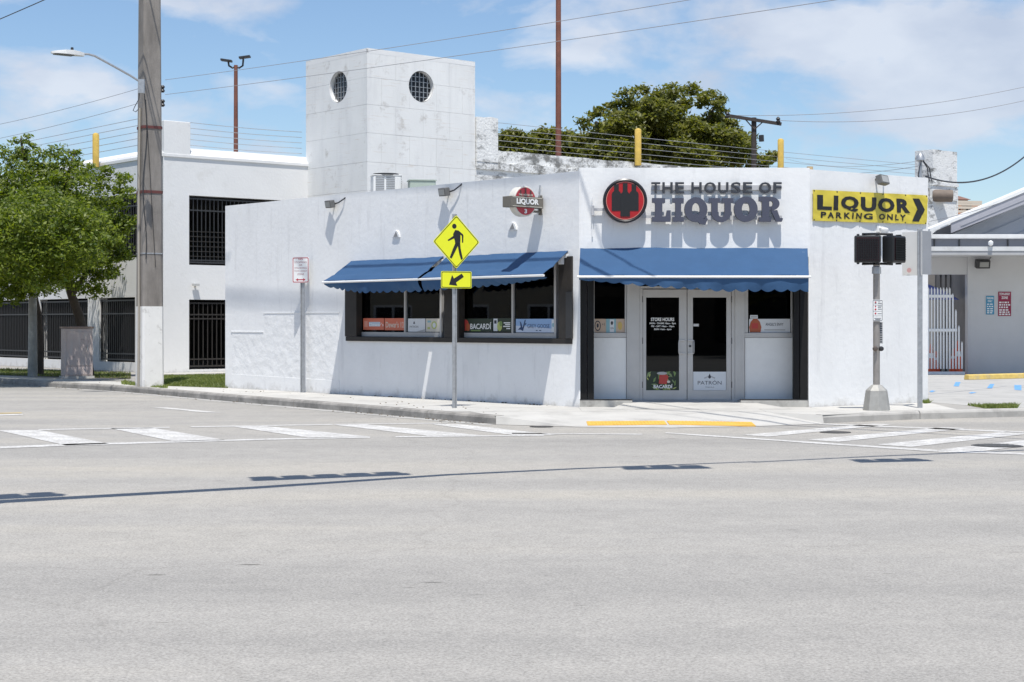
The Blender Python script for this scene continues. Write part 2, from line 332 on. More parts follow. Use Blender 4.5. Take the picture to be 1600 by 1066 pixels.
def props(o, label=None, cat=None, group=None, kind=None):
    if label: o['label'] = label
    if cat: o['category'] = cat
    if group: o['group'] = group
    if kind: o['kind'] = kind
    return o
class Thing:
    """An Empty at the thing's base in the frame fr; parts are given in frame coordinates."""
    def __init__(s, name, label, cat, fr=WORLD, base=(0, 0, 0), group=None, kind=None):
        s.fr, s.base = fr, base; o = bpy.data.objects.new(name, None); col.objects.link(o); o.empty_display_size = .2
        o.location = fr.w(*base); o.rotation_euler = (0, 0, fr.a); s.o = props(o, label, cat, group, kind)
    def part(s, name, mb, mat, parent=None, label=None, bevel=0., kind=None):
        o = bpy.data.objects.new(name, mb.mesh(name, mat, s.base, bevel)); col.objects.link(o); o.parent = parent or s.o
        return props(o, label, kind=kind)
    def piece(s, name, me, at, parent=None, rot=None, scale=None, label=None):
        o = bpy.data.objects.new(name, me); col.objects.link(o); o.parent = parent or s.o
        o.location = (at[0] - s.base[0], at[1] - s.base[1], at[2] - s.base[2])
        if rot: o.rotation_euler = rot
        if scale: o.scale = scale
        return props(o, label)
def single(name, mb, mat, label, cat, fr=WORLD, base=(0, 0, 0), group=None, kind=None, bevel=0.):
    """a thing that is one mesh"""
    o = bpy.data.objects.new(name, mb.mesh(name, mat, base, bevel)); col.objects.link(o)
    o.location = fr.w(*base); o.rotation_euler = (0, 0, fr.a); return props(o, label, cat, group, kind)
def struct(name, mb, mat, label=None, bevel=0.):
    o = bpy.data.objects.new(name, mb.mesh(name, mat, (0, 0, 0), bevel)); col.objects.link(o); return props(o, label, kind='structure')
def copy_tree(o, parent=None):
    c = o.copy(); col.objects.link(c); c.parent = parent
    for ch in [x for x in bpy.data.objects if x.parent == o]: copy_tree(ch, c)
    return c
def cut(o, cutter_mb):
    """a hole through a part, by an evaluated boolean"""
    cm = cutter_mb.mesh('c', black); c = bpy.data.objects.new('c', cm); col.objects.link(c)
    c.parent = o.parent; md = o.modifiers.new('b', 'BOOLEAN'); md.object = c; md.operation = 'DIFFERENCE'; md.solver = 'EXACT'
    bpy.context.view_layer.update()
    me = bpy.data.meshes.new_from_object(o.evaluated_get(bpy.context.evaluated_depsgraph_get()))
    o.modifiers.clear(); o.data = me; bpy.data.objects.remove(c); bpy.data.meshes.remove(cm)

# ------------------------------------------------------------------ the layout: frames of the faces
FA = Frame(1.28, 31.7, 0)                     # chamfered corner front with the doors
FL = Frame(1.28, 31.7, -48.58)                # long street face
FR = Frame(5.67, 31.7, 34.8)                  # side-street face with the banner
GLF = Frame(-11.11, 53.0, -50.0)              # garage face along the street
GRF = Frame(-11.11, 53.0, 40.0)               # garage face towards the shop
TLF = Frame(-4.68, 53.8, -50.0)               # tower
TRF = Frame(-4.68, 53.8, 40.0)
BF = Frame(0, 53.0, 0)                        # building across the parking lot
RZ = -.15                                     # road level
XL = FL.l(352, 600)[0]; XR = FR.l(1450, 600)[0]
HT = 4.5

# ------------------------------------------------------------------ ground
g = MB(); g.add([(-900, -300, RZ), (900, -300, RZ), (900, 1600, RZ), (-900, 1600, RZ)], [(0, 1, 2, 3)])
struct('road', g, road_m)
kerb_px = [(0, 592), (200, 603.5), (340, 615.5), (550, 632), (660, 641), (775, 650)]
KP = [G(*p) for p in kerb_px]; kd = (KP[0] - KP[1]).normalized(); KP = [KP[0] + kd * 60] + [KP[0] + kd * 12] + KP
KR = [G(1285, 648.5), G(1330, 646.5), G(1400, 643.5), G(1500, 640.5), G(1580, 639)]
KR.append(KR[-1] + (KR[-1] - KR[-2]).normalized() * 14)
rampB = [G(800, 643.5), G(1195, 643.5)]                       # top of the corner ramp
rampF = [G(775, 664, RZ), G(900, 667.5, RZ), G(1050, 669, RZ), G(1200, 666, RZ), G(1285, 661.9, RZ) + Vector((0, -.14, 0))]
# base slab under everything on the block side
inner = [(p.x + .08, p.y + .06) for p in KP] + [(1.4, 30.05), (3.4, 30.05), (rampB[1].x, rampB[1].y)] + [(p.x, p.y + .08) for p in KR]
base_poly = inner + [(400, 33), (400, 700), (-500, 700)]
g = MB(); g.slab(base_poly, RZ - .1, -.006); struct('block_ground', g, M('block_ground', (.33, .315, .29), .95, var=.1, vs=.8, bump=.3, bs=30, bdist=.01, stain=((.2, .19, .17), 2, .5, .7, .5)))
# sidewalk slabs: strip between the kerb and the shop, each slab with open joints
sw = bpy.data.objects.new('sidewalk', None); col.objects.link(sw); props(sw, kind='structure')
def sidewalk_piece(poly, z0=-.1, z1=0., name='slab', m=concrete):
    cx = sum(p[0] for p in poly) / len(poly); cy = sum(p[1] for p in poly) / len(poly)
    q = []
    for x, y in poly:
        d = Vector((cx - x, cy - y)); L_ = max(d.length, 1e-6); q.append((x + d.x / L_ * .012, y + d.y / L_ * .012))
    mb = MB(); mb.slab(q, z0, z1 + random.uniform(-.002, .002)); o = bpy.data.objects.new(name, mb.mesh(name, m, (cx, cy, 0))); o.location = (cx, cy, 0); col.objects.link(o); o.parent = sw; return o
def resample(pts, step):
    out = [pts[0]]; acc = 0
    for a, b in zip(pts, pts[1:]):
        L_ = (b - a).length; t = step - acc
        while t < L_: out.append(a + (b - a) * (t / L_)); t += step
        acc = L_ - (t - step)
    return out
kin = resample(KP[1:], 1.8); kin[-1] = KP[-1]
def left_edge(p):
    """the shop wall (or the line it continues) straight across the sidewalk from a kerb point"""
    u = Vector((FL.c, FL.s)); n = Vector((-FL.s, FL.c)); o = FL.o + n * .02
    d = n.dot(Vector((p.x, p.y)) - o); return Vector((p.x, p.y)) - n * d
for a, b in zip(kin, kin[1:]):
    n = Vector((.78, .62)); off = .17
    a2, b2 = left_edge(a), left_edge(b)
    if b2.y < 31.75: continue
    sidewalk_piece([(a.x + n.x * off, a.y + n.y * off), (b.x + n.x * off, b.y + n.y * off), (b2.x, b2.y), (a2.x, a2.y)])
# corner slabs before the doors
c0 = [x for x in kin if left_edge(x).y >= 31.75][-1]
xs = [FA.w(0, 0).x - .02, 2.3, 3.45, 4.6, 5.67]
ry = 30.05
sidewalk_piece([(c0.x + .17 * .78, c0.y + .17 * .62), (rampB[0].x, rampB[0].y + .03), (FA.w(0, 0).x - .02, ry), (FA.w(0, 0).x - .02, 31.69), tuple(left_edge(c0))], name='slab')
for a, b in zip(xs, xs[1:]): sidewalk_piece([(a, ry), (b, ry), (b, 31.69), (a, 31.69)])
fr0 = FR.w(0, -.01); n_side = 3
pts_w = [FR.w(XR * k / 2, -.01) for k in range(3)]; pts_k = [Vector((5.67, ry, 0)), KR[2] + Vector((-.35, .2, 0)), KR[3] + Vector((0, .17, 0))]
sidewalk_piece([(5.67, ry), (KR[0].x + .55, KR[0].y + .45), (pts_k[1].x, pts_k[1].y), (pts_w[1].x, pts_w[1].y), (fr0.x, fr0.y)])
sidewalk_piece([(pts_k[1].x, pts_k[1].y), (pts_k[2].x, pts_k[2].y), (pts_w[2].x, pts_w[2].y), (pts_w[1].x, pts_w[1].y)])
# kerbs in lengths with joints
def kerb(pts, name, step, km=None):
    k = bpy.data.objects.new('kerb', None); col.objects.link(k); props(k, kind='structure')
    q = resample(pts, step) + [pts[-1]]
    for a, b in zip(q, q[1:]):
        d = (b - a); L_ = d.length
        if L_ < .2: continue
        ang = math.atan2(d.y, d.x)
        mb = MB(); w = .17; prof = [(0, RZ - .05), (0, -.045), (.018, -.012), (.05, .004), (w, .004), (w, RZ - .05)]
        n = len(prof); vs = [(x, y, z) for x in (.008, L_ - .008) for y, z in prof]
        mb.add(vs, [list(range(n)), list(range(2 * n - 1, n - 1, -1))] + [(i, (i + 1) % n, (i + 1) % n + n, i + n) for i in range(n)][::1])
        mb.f = [f[::-1] for f in mb.f]
        o = bpy.data.objects.new('kerb_stone', mb.mesh('kerb_stone', km or kerbm)); o.location = (a.x, a.y, 0); o.rotation_euler = (0, 0, ang); col.objects.link(o); o.parent = k
kerb(KP[1:], 'kerb', 2.6); kerb(KR, 'kerb', 2.4, M('kerb_pale', (.42, .405, .375), .92, var=.1, vs=3, bump=.4, bs=30, bdist=.008, coord='World', stain=((.22, .21, .19), 2.5, .5, .7, .6)))
# gutter dirt against the kerb, a thin dark strip that is real grime on the road
gm = MB()
for a, b in zip(KP[1:], KP[2:]):
    n = Vector((-.78, -.62, 0)); gm.add([a + Vector((0, 0, RZ + .004 - a.z)), a + n * .3 + Vector((0, 0, RZ + .004)), b + n * .3 + Vector((0, 0, RZ + .004)), b + Vector((0, 0, RZ + .004))], [(0, 1, 2, 3)])
gutm = M('gutter_concrete', (.40, .39, .365), .95, var=.15, vs=3, stain=((.13, .125, .115), 2, .5, .7, .6))
struct('gutter', gm, gutm)
# corner ramp
rm = MB()
back = [Vector((rampB[0].x, rampB[0].y, -.001)), Vector((1.4, ry, -.001)), Vector((3.4, ry, -.001)), Vector((rampB[1].x, rampB[1].y, -.001)), Vector((KR[0].x, KR[0].y, -.001))]
front = [p + Vector((0, 0, .006)) for p in rampF]
back[0] = Vector((KP[-1].x, KP[-1].y, -.001))
vs = back + front
rm.add(vs, [(i, i + 5, i + 6, i + 1) for i in range(4)])
gap = MB()  # infill of the ground between ramp top and slabs
ramp = struct('kerb_ramp', rm, concrete)
gap.add([Vector((KP[-1].x, KP[-1].y, -.003)), Vector((1.4, ry, -.003)), Vector((3.4, ry, -.003)), Vector((rampB[1].x, rampB[1].y, -.003)), Vector((KR[0].x, KR[0].y, -.003)), Vector((KR[2].x, KR[2].y, -.003)), Vector((5.6, 31.6, -.003)), Vector((1.3, 31.6, -.003)), Vector((-1.2, 31.5, -.003))], [(1, 7, 8, 0), (1, 2, 3, 6, 7), (3, 4, 5, 6)])
struct('ramp_landing', gap, concrete)
# tactile strips
def ramp_z(x, y):
    t = (ry - y) / (ry - 27.95); return max(RZ + .006, -.001 + t * (RZ + .007))
tac = M('tactile_yellow', (.68, .40, .07), .8, var=.08, vs=5, stain=((.4, .3, .15), 6, .55, .75, .5))
ya, yb = 28.12, 28.62
def bilin_z(x, y):
    # height of the ramp surface: find the strip between back and front edges
    for i in range(4):
        xa, xb = front[i].x, front[i + 1].x
        if xa <= x <= xb or (i == 3 and x > xb):
            t = (x - xa) / (xb - xa); f = front[i].lerp(front[i + 1], t); b = back[i].lerp(back[i + 1], t)
            s_ = (y - f.y) / (b.y - f.y); return f.z + (b.z - f.z) * max(0, min(1, s_))
    return RZ
for xa, xb, lab in ((1.28, 2.62, 'yellow tactile warning strip on the corner ramp, left of the pair'), (2.66, 4.12, 'yellow tactile warning strip on the corner ramp, right of the pair')):
    t = Thing('tactile_strip', lab, 'tactile paving', WORLD, (xa, ya, bilin_z(xa, ya)), 'tactile strips on the corner ramp')
    mb = MB(); zz = [bilin_z(xa, ya) + .012, bilin_z(xb, ya) + .012, bilin_z(xb, yb) + .012, bilin_z(xa, yb) + .012]
    P4 = [(xa, ya, zz[0]), (xb, ya, zz[1]), (xb, yb, zz[2]), (xa, yb, zz[3])]
    mb.add(P4 + [(x, y, z - .02) for x, y, z in P4], [(0, 1, 2, 3), (0, 4, 5, 1), (1, 5, 6, 2), (2, 6, 7, 3), (3, 7, 4, 0)])
    pl = t.part('plate', mb, tac)
    mb = MB()
    for i in range(int((xb - xa) / .06)):
        for j in range(8):
            x, y = xa + .03 + i * .06, ya + .035 + j * .06; z = bilin_z(x, y) + .012
            mb.add([(x - .014, y - .014, z), (x + .014, y - .014, z), (x + .014, y + .014, z), (x - .014, y + .014, z), (x - .008, y - .008, z + .006), (x + .008, y - .008, z + .006), (x + .008, y + .008, z + .006), (x - .008, y + .008, z + .006)], [(4, 5, 6, 7), (0, 1, 5, 4), (1, 2, 6, 5), (2, 3, 7, 6), (3, 0, 4, 7)])
    t.part('dome', mb, tac, kind='stuff')

# parking lot
pk = MB(); pk.slab([(8.45, 33.8), (9.3, 31.2), (60, 31.2), (60, 52.9), (4, 52.9), (3, 44)], -.1, -.002)
struct('parking_lot', pk, M('parking_concrete', (.42, .41, .385), .93, var=.08, vs=1, bump=.3, bs=40, bdist=.005, stain=((.2, .2, .19), 1.2, .5, .7, .5)))

# road markings
mk = bpy.data.objects.new('road_markings', None); col.objects.link(mk); props(mk, kind='structure')
def mark(pts, name='line', m=paintw, z=RZ + .005):
    w = [G(px, py, z) for px, py in pts]
    c = sum(w, Vector()) / len(w); c.z = 0
    mb = MB(); n = len(w)
    # subdivided for nothing: a flat painted sheet
    area = sum(w[i].x * w[(i + 1) % n].y - w[(i + 1) % n].x * w[i].y for i in range(n))
    mb.add([p - c for p in w], [list(range(n)) if area > 0 else list(range(n))[::-1]])
    o = bpy.data.objects.new(name, mb.mesh(name, m)); o.location = (c.x, c.y, 0); col.objects.link(o); o.parent = mk
def seg(a, b, wa, wb, **k): mark([(a[0], a[1] - wa), (b[0], b[1] - wb), (b[0], b[1] + wb), (a[0], a[1] + wa)], **k)
# crosswalk over the main street
seg((-120, 704), (120, 694.6), 1.7, 1.5); seg((120, 694.7), (415, 686.4), 1.4, 1.2); seg((416, 686.4), (578, 683.2), 1.1, 1.0); seg((618, 682.6), (850, 680.5), .9, .7)
seg((60, 671.5), (265, 667.8), .8, .8); seg((298, 667), (520, 663.4), .8, .7); seg((522, 663.4), (700, 661.2), .6, .6)
mark([(-4, 672.3), (62, 672.1), (170, 693.4), (103, 696.0)], 'stripe')
mark([(172, 669.3), (238, 668.4), (352, 687.6), (272, 689.8)], 'stripe')
mark([(364, 666.6), (412, 665.6), (580, 682.2), (486, 684.6)], 'stripe')
mark([(521, 663.8), (572, 663.2), (756, 680.6), (672, 681.6)], 'stripe')
mark([(674, 663), (716, 662.6), (870, 679.6), (800, 679.8)], 'stripe')
mark([(-90, 652), (36, 648.6), (36, 647), (-90, 649)], 'line'); mark([(-60, 646.4), (34, 644.8), (34, 645.6), (-60, 647.2)], 'line', M('road_yellow', (.6, .42, .1), .85, var=.2, vs=8))
mark([(235, 636.4), (262, 636.8), (350, 645.0), (320, 644.6)], 'line')
# crosswalk over the side street
seg((800, 677.2), (1004, 678.6), .7, .7); seg((1040, 676.4), (1465, 704.6), .8, 1.5); seg((1466, 704.7), (1720, 713), 1.5, 1.6)
seg((1280, 662.2), (1600, 675.4), .8, 1.1); seg((1602, 675.5), (1750, 680), 1, 1)
mark([(1160, 679.6), (1200, 682.4), (1395, 663.4), (1365, 662)], 'stripe')
mark([(1262, 687.2), (1310, 690.4), (1512, 669.4), (1474, 667.6)], 'stripe')
mark([(1368, 694.6), (1424, 698.4), (1618, 676.8), (1572, 674.6)], 'stripe')
mark([(1466, 702.6), (1530, 705.8), (1700, 684), (1650, 682)], 'stripe')
# parking dashes (blue)
bluep = M('blue_line_paint', (.12, .33, .62), .85, stain=((.42, .41, .39), 9, .5, .65, .6))
for q in ([(1490, 603.5), (1493, 597), (1501, 597), (1498, 603.8)], [(1542, 606.5), (1547, 600), (1554, 600), (1550, 607)], [(1585, 609), (1585, 601.5), (1596, 602), (1596, 610)], [(1513, 614), (1519, 612.6), (1526, 613.4), (1518, 615)], [(1452, 612), (1456, 610), (1462, 611), (1456, 613)]):
    mark(q, 'dash', bluep, .003)
# manhole
mc = G(1558, 697, RZ); t = Thing('manhole_cover', 'dark round cast iron manhole cover in the road at the crosswalk edge', 'manhole cover', WORLD, (mc.x, mc.y, RZ))
iron = M('cast_iron', (.09, .085, .08), .6, .5, var=.3, vs=30)
t.part('rim', MB().lathe([(.36, -.01), (.36, .006), (.335, .006), (.335, -.01)], mc, 28), iron)
t.part('lid', MB().lathe([(.33, -.01), (.33, .008)], mc, 28), iron)
mb = MB()
for i in range(-6, 7):
    for j in range(-6, 7):
        if i * i + j * j < 34: mb.box(mc.x + i * .05 - .016, mc.x + i * .05 + .016, mc.y + j * .05 - .016, mc.y + j * .05 + .016, RZ + .008, RZ + .016)
t.part('stud', mb, M('worn_iron', (.25, .24, .22), .5, .6), kind='stuff')
for (px, py, s_) in ((1305, 676, .25), (846, 667.3, .2)):
    c = G(px, py, RZ); single('valve_cover', MB().lathe([(s_, 0), (s_, .01), (s_ * .8, .012)], (c.x, c.y, RZ), 20), iron, 'small iron valve cover %s' % ('in the side street crosswalk near the signal pole' if px > 1000 else 'at the foot of the corner ramp'), 'valve cover', WORLD, (c.x, c.y, RZ))

# grass strips
def blades(name, poly_px, n, h, lab=None):
    pts = [G(*p) for p in poly_px]; xs_ = [p.x for p in pts]; ys_ = [p.y for p in pts]
    def inside(x, y):
        c = False; j = len(pts) - 1
        for i in range(len(pts)):
            if (pts[i].y > y) != (pts[j].y > y) and x < (pts[j].x - pts[i].x) * (y - pts[i].y) / (pts[j].y - pts[i].y) + pts[i].x: c = not c
            j = i
        return c
    mb = MB(); k = 0
    while k < n:
        x, y = random.uniform(min(xs_), max(xs_)), random.uniform(min(ys_), max(ys_))
        if not inside(x, y): continue
        k += 1; a = random.uniform(0, 6.28); hh = h * random.uniform(.4, 1.15) * (.5 + mnoise.noise(Vector((x * 1.6, y * 1.6, 0))) * .6 + .4); w = random.uniform(.008, .016)
        dx, dy = math.cos(a) * w, math.sin(a) * w; lx, ly = random.gauss(0, hh * .45), random.gauss(0, hh * .45)
        mb.add([(x - dx, y - dy, 0), (x + dx, y + dy, 0), (x + lx, y + ly, hh)], [(0, 1, 2)])
    o = bpy.data.objects.new(name, mb.mesh(name, grassm)); col.objects.link(o); props(o, lab, 'grass', kind='stuff')
soil = MB(); soil.slab([tuple(G(*p)[:2]) for p in ((252, 603), (356, 606.6), (356, 586), (252, 588))], -.05, .004)
struct('lawn_soil', soil, M('lawn_soil', (.12, .13, .05), .95, var=.3, vs=4))
blades('grass', [(252, 603), (356, 606.6), (356, 586), (252, 588)], 16000, .07, 'sunlit patch of green grass between the concrete pole and the shop wall')
verge = MB(); verge.slab([tuple(G(*p)[:2]) for p in ((-160, 582), (204, 592), (204, 583), (-160, 572))], -.05, .004)
struct('verge_soil', verge, dirt)
blades('grass', [(-160, 582), (204, 592), (204, 583), (-160, 572)], 9000, .08, 'shaded thin grass under the street tree along the garage')
blades('grass', [(1512, 633.5), (1590, 635), (1588, 638.4), (1540, 638.6)], 2200, .075, 'small grass tuft at the driveway edge by the side street')
blades('grass', [(190, 601), (262, 607.2), (262, 603.5), (190, 597)], 1300, .08, 'weeds round the foot of the large concrete pole')
blades('grass', [(1440, 628), (1450, 626), (1453, 630), (1444, 631)], 250, .08, 'tiny weed tuft at the right end of the shop wall')
dd = MB()
for q in range(34):
    px = random.uniform(580, 860); x, z = FL.l(px, 600, -.03 - random.random() * .05); w = FL.w(x, -.03 - random.random() * .06, 0); s_ = random.uniform(.006, .022)
    dd.obox((w.x, w.y, s_ * .4), (s_, s_ * .7, s_ * .5), Matrix.Rotation(random.random() * 3, 3, 'Z'))
o = bpy.data.objects.new('debris', dd.mesh('debris', dirt)); col.objects.link(o); props(o, 'crumbs of dirt and dead leaves along the foot of the street wall', 'debris', kind='stuff')

# ------------------------------------------------------------------ more builder helpers
def to_world(mb, fr):
    q = MB(); q.v = [tuple(fr.w(*p)) for p in mb.v]; q.f = mb.f; q.smooth = mb.smooth; return q
def along(mb, prof, x0, x1):
    """cross-section in y,z drawn out along x"""
    n = len(prof); mb.add([(x0, y, z) for y, z in prof] + [(x1, y, z) for y, z in prof], [list(range(n))[::-1], list(range(n, 2 * n))] + [(i, (i + 1) % n, (i + 1) % n + n, i + n) for i in range(n)])
    return mb
def fixn(o):
    bm = bmesh.new(); bm.from_mesh(o.data); bmesh.ops.recalc_face_normals(bm, faces=bm.faces); bm.to_mesh(o.data); bm.free(); return o

# ------------------------------------------------------------------ the shop
S = Thing('liquor_store', 'white stucco corner liquor store with chamfered entrance front under a blue awning', 'store', WORLD, (3.4, 31.7, 0))
def sp(name, mb, mat, fr, parent=None, **k): return S.part(name, to_world(mb, fr), mat, parent, **k)
lw0, lw1 = FL.l(546, 500)[0], FL.l(893, 500)[0]
ZB, ZT = 1.2, 2.88
wl = MB(); wl.wall(XL, -.001, -.1, HT, 0, .25, [(lw0, lw1, ZB, ZT)])
wallL = sp('wall', wl, stucco, FL)
# dense top edge unevenness is left to the relief; the recessed rough panel low on the left
led = FL.l(413, 490)[1], FL.l(362, 519)[1]
x413, x528, x362 = FL.l(413, 490)[0], FL.l(529, 490)[0], FL.l(362, 519)[0]
zb1, zb2 = .36, .33
pp = [(x362 + .02, .34), (x528, .30), (x528, led[0]), (x413, led[0]), (x413, led[1]), (x362 + .02, led[1])]
sp('render_patch', MB().prism(pp, -.004, .05), stucco_rough, FL, label='rough patched render low on the street wall')
sp('ledge', MB().box(x413 - .03, x528 + .02, -.014, .02, led[0] - .0, led[0] + .02), stucco, FL)
sp('ledge', MB().box(x362 - .02, x413 - .032, -.016, .02, led[1] - .0, led[1] + .02), stucco, FL)
sp('plinth_ledge', MB().prism([(x362, .0), (x528 + .03, .0), (x528 + .03, .30), (x362, .35)], -.008, .02), stucco, FL, bevel=.004)
# front lintel, side face, ends, back
WF = XR * 0 + 4.39
sp('wall', MB().wall(0, WF, 0, HT + .06, 0, .25, [(.02, WF - .02, 0, 2.86)]), stucco, FA)
sp('wall', MB().wall(.001, XR, -.1, HT + .03, 0, .25), stucco, FR)
endv = (XL, 0)
e0 = FL.w(XL, .255); e1 = FL.w(XL, 10.0); c0_ = FR.w(XR, .255); c1_ = FR.w(XR, 11)
bw = MB()
for a, b in ((e1, e0 + Vector((.0, .0, 0))), (c0_, c1_), (c1_, e1)):
    d = (b - a).normalized(); n = Vector((-d.y, d.x, 0)); q = [a, b, b + n * .22, a + n * .22]
    bw.slab([(p.x, p.y) for p in q], -.1, HT - .004)
S.part('wall', bw, stucco)
rf = [FL.w(XL + .2, .24), FL.w(-.1, .24), FA.w(.2, .24), FA.w(WF - .2, .24), FR.w(.1, .24), FR.w(XR - .2, .24), c1_, e1]
rb = MB(); rb.slab([(p.x, p.y) for p in rf], 4.12, 4.24); S.part('roof', rb, M('roof_felt', (.55, .54, .52), .9, var=.1))
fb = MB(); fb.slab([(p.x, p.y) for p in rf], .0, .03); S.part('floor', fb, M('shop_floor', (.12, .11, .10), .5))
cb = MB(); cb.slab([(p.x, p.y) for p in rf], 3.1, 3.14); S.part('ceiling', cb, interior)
# interior: shelves with bottles and a counter, dim behind the glass
sh = MB()
for k in range(3):
    for z in (.4, .85, 1.3, 1.75): sh.box(-8.5 + k * 2.9, -6.1 + k * 2.9, 2.6, 2.95, z, z + .04)
    sh.box(-8.6 + k * 2.9, -8.5 + k * 2.9, 2.6, 2.95, .03, 2.1)
sp('wall_shelf', sh, M('shelf_wood', (.16, .13, .1), .6), FL)
sp('display_board', MB().box(-6.6, -5.35, .9, .95, 1.3, 2.6), M('board_grey', (.62, .6, .57), .6), FL)
sp('display_board', MB().box(-6.45, -5.5, .86, .9, 1.65, 2.45), M('board_tan', (.36, .31, .24), .6), FL)
sp('cabinet', MB().box(-6.2, -5.6, .5, .8, .03, 1.95), M('cabinet_grey', (.16, .165, .16), .5), FL, bevel=.02)
sp('cabinet', MB().box(-5.3, -4.75, .5, .8, .03, 1.85), M('cabinet_pale', (.34, .35, .37), .5), FL, bevel=.02)
sp('display_board', MB().box(-2.9, -2.1, .8, .84, 1.75, 2.3), M('board_grey', (.38, .37, .35), .6), FL)
neon = MB(); cx_, cz_ = FL.l(657, 480, .3)
neon.tube([(cx_ + .33 * math.cos(t), .3, 1.95 + .42 * math.sin(t)) for t in [i * math.pi / 12 for i in range(25)]], .012, 6)
sp('ring_sign', neon, M('glass_tube', (.5, .55, .6), .3), FL)
# street windows: bronze sill and posts, aluminium frames, two panes each
sp('window_sill', MB().box(lw0 - .08, lw1 + .03, -.05, .2, ZB, ZB + .1), bronze, FL, bevel=.008)
PX = lambda p, y=0: FL.l(p, 500, y)[0]
for a, b in ((539, 557), (694, 717), (873, 893)):
    sp('shutter_post', MB().box(PX(a, -.04), PX(b, -.04), -.045, .12, ZB + .102, ZT), bronze, FL, bevel=.006)
sp('shutter_post', MB().box(PX(884, -.07), PX(893, -.07), -.075, -.047, ZB + .104, 2.2), darkm, FL, bevel=.004)  # added dark strip: paints the shaded part of the bronze post
for a, m_, b in ((558, 634, 692), (719, 802, 871)):
    xa, xm, xb = PX(a, .14), PX(m_, .14), PX(b, .14); z0, z1 = ZB + .102, ZT
    f = MB(); f.box(xa, xa + .07, .1, .2, z0, z1); f.box(xb - .06, xb, .1, .2, z0, z1); f.box(xm - .025, xm + .025, .11, .19, z0 + .1, z1 - .06)
    f.box(xa + .072, xb - .062, .1, .2, z0, z0 + .1); f.box(xa + .072, xb - .062, .1, .2, z1 - .06, z1)
    wf = sp('window', f, greyal, FL, bevel=.004)
    for u, v in ((xa + .07, xm - .025), (xm + .025, xb - .06)): sp('pane', MB().box(u, v, .15, .156, z0 + .1, z1 - .06), gl_dark, FL, wf)
# vents
for px, py in ((620, 367), (802, 355)):
    x, z = FL.l(px, py); mb = MB()
    arc = [(.13 * math.cos(t), .16 * math.sin(t)) for t in [math.pi * i / 8 for i in range(9)]]
    mb.prism([(x + a, z - .06 + b) for a, b in arc], -.035, .02)
    vo = sp('vent', mb, stucco, FL, bevel=.008)
    mb = MB(); mb.prism([(x - .075, z - .045), (x + .085, z - .045), (x + .02, z + .075)], -.04, -.036)
    sp('vent_opening', mb, M('vent_grey', (.25, .25, .25), .8), FL, vo)

# front: black side panels, mullions, windows over white panels
YD = .45
fx = lambda p, y=YD: FA.l(p, 500, y)[0]
fz = lambda p, y=YD: FA.l(800, p, y)[1]
for a, b in ((905.5, 917), (918, 928)): sp('shutter_track', MB().box(fx(a, .02), fx(b, .02), .02, .16, .14, 2.86), blackm, FA, bevel=.006)
for a, b in ((1240, 1249), (1250, 1262.5)): sp('shutter_track', MB().box(fx(a, .02), fx(b, .02), .02, .16, .14, 2.86), blackm, FA, bevel=.006)
sp('side_panel', MB().box(fx(905.5, .02), fx(905.5, .02) + .03, .162, .6, .14, 2.86), blackm, FA)
sp('side_panel', MB().box(fx(1262.5, .02) - .03, fx(1262.5, .02), .162, .6, .14, 2.86), blackm, FA)
for a, b in ((906, 988), (1157, 1262)):
    sp('entry_kerb', MB().box(fx(a, 0), fx(b, 0), -.02, .52, -.05, .125), M('kerb_block', (.42, .41, .38), .9, var=.15, vs=4, stain=((.15, .14, .13), 5, .5, .7, .6)), FA, bevel=.01)
    sp('track_shoe', MB().box(fx(a, 0), fx(b, 0), -.01, .1, .127, .15), darkm, FA)
for a, b in ((979, 999), (1148, 1163)): sp('mullion', MB().box(fx(a), fx(b), YD - .05, YD + .1, .1, 2.86), greyal, FA, bevel=.006)
for a, b in ((927, 979), (1163, 1240)):
    x0, x1 = fx(a), fx(b)
    sp('panel', MB().box(x0 + .01, x1 - .005, YD - .02, YD + .05, .13, fz(528)), whitepanel, FA, bevel=.004)
    z0, z1 = fz(527.5), 2.86; e = .07
    f = MB(); f.box(x0, x1 - .002, YD - .03, YD + .08, z0, z0 + .09); f.box(x0, x0 + e * (.3 if a == 927 else 1), YD - .02, YD + .08, z0 + .092, z1); f.box(x1 - e * (.5 if a == 927 else .8), x1 - .002, YD - .02, YD + .08, z0 + .092, z1)
    wf = sp('window', f, greyal, FA, bevel=.004)
    sp('pane', MB().box(x0 + .01, x1 - .02, YD + .02, YD + .026, z0 + .09, z1), gl_door, FA, wf)
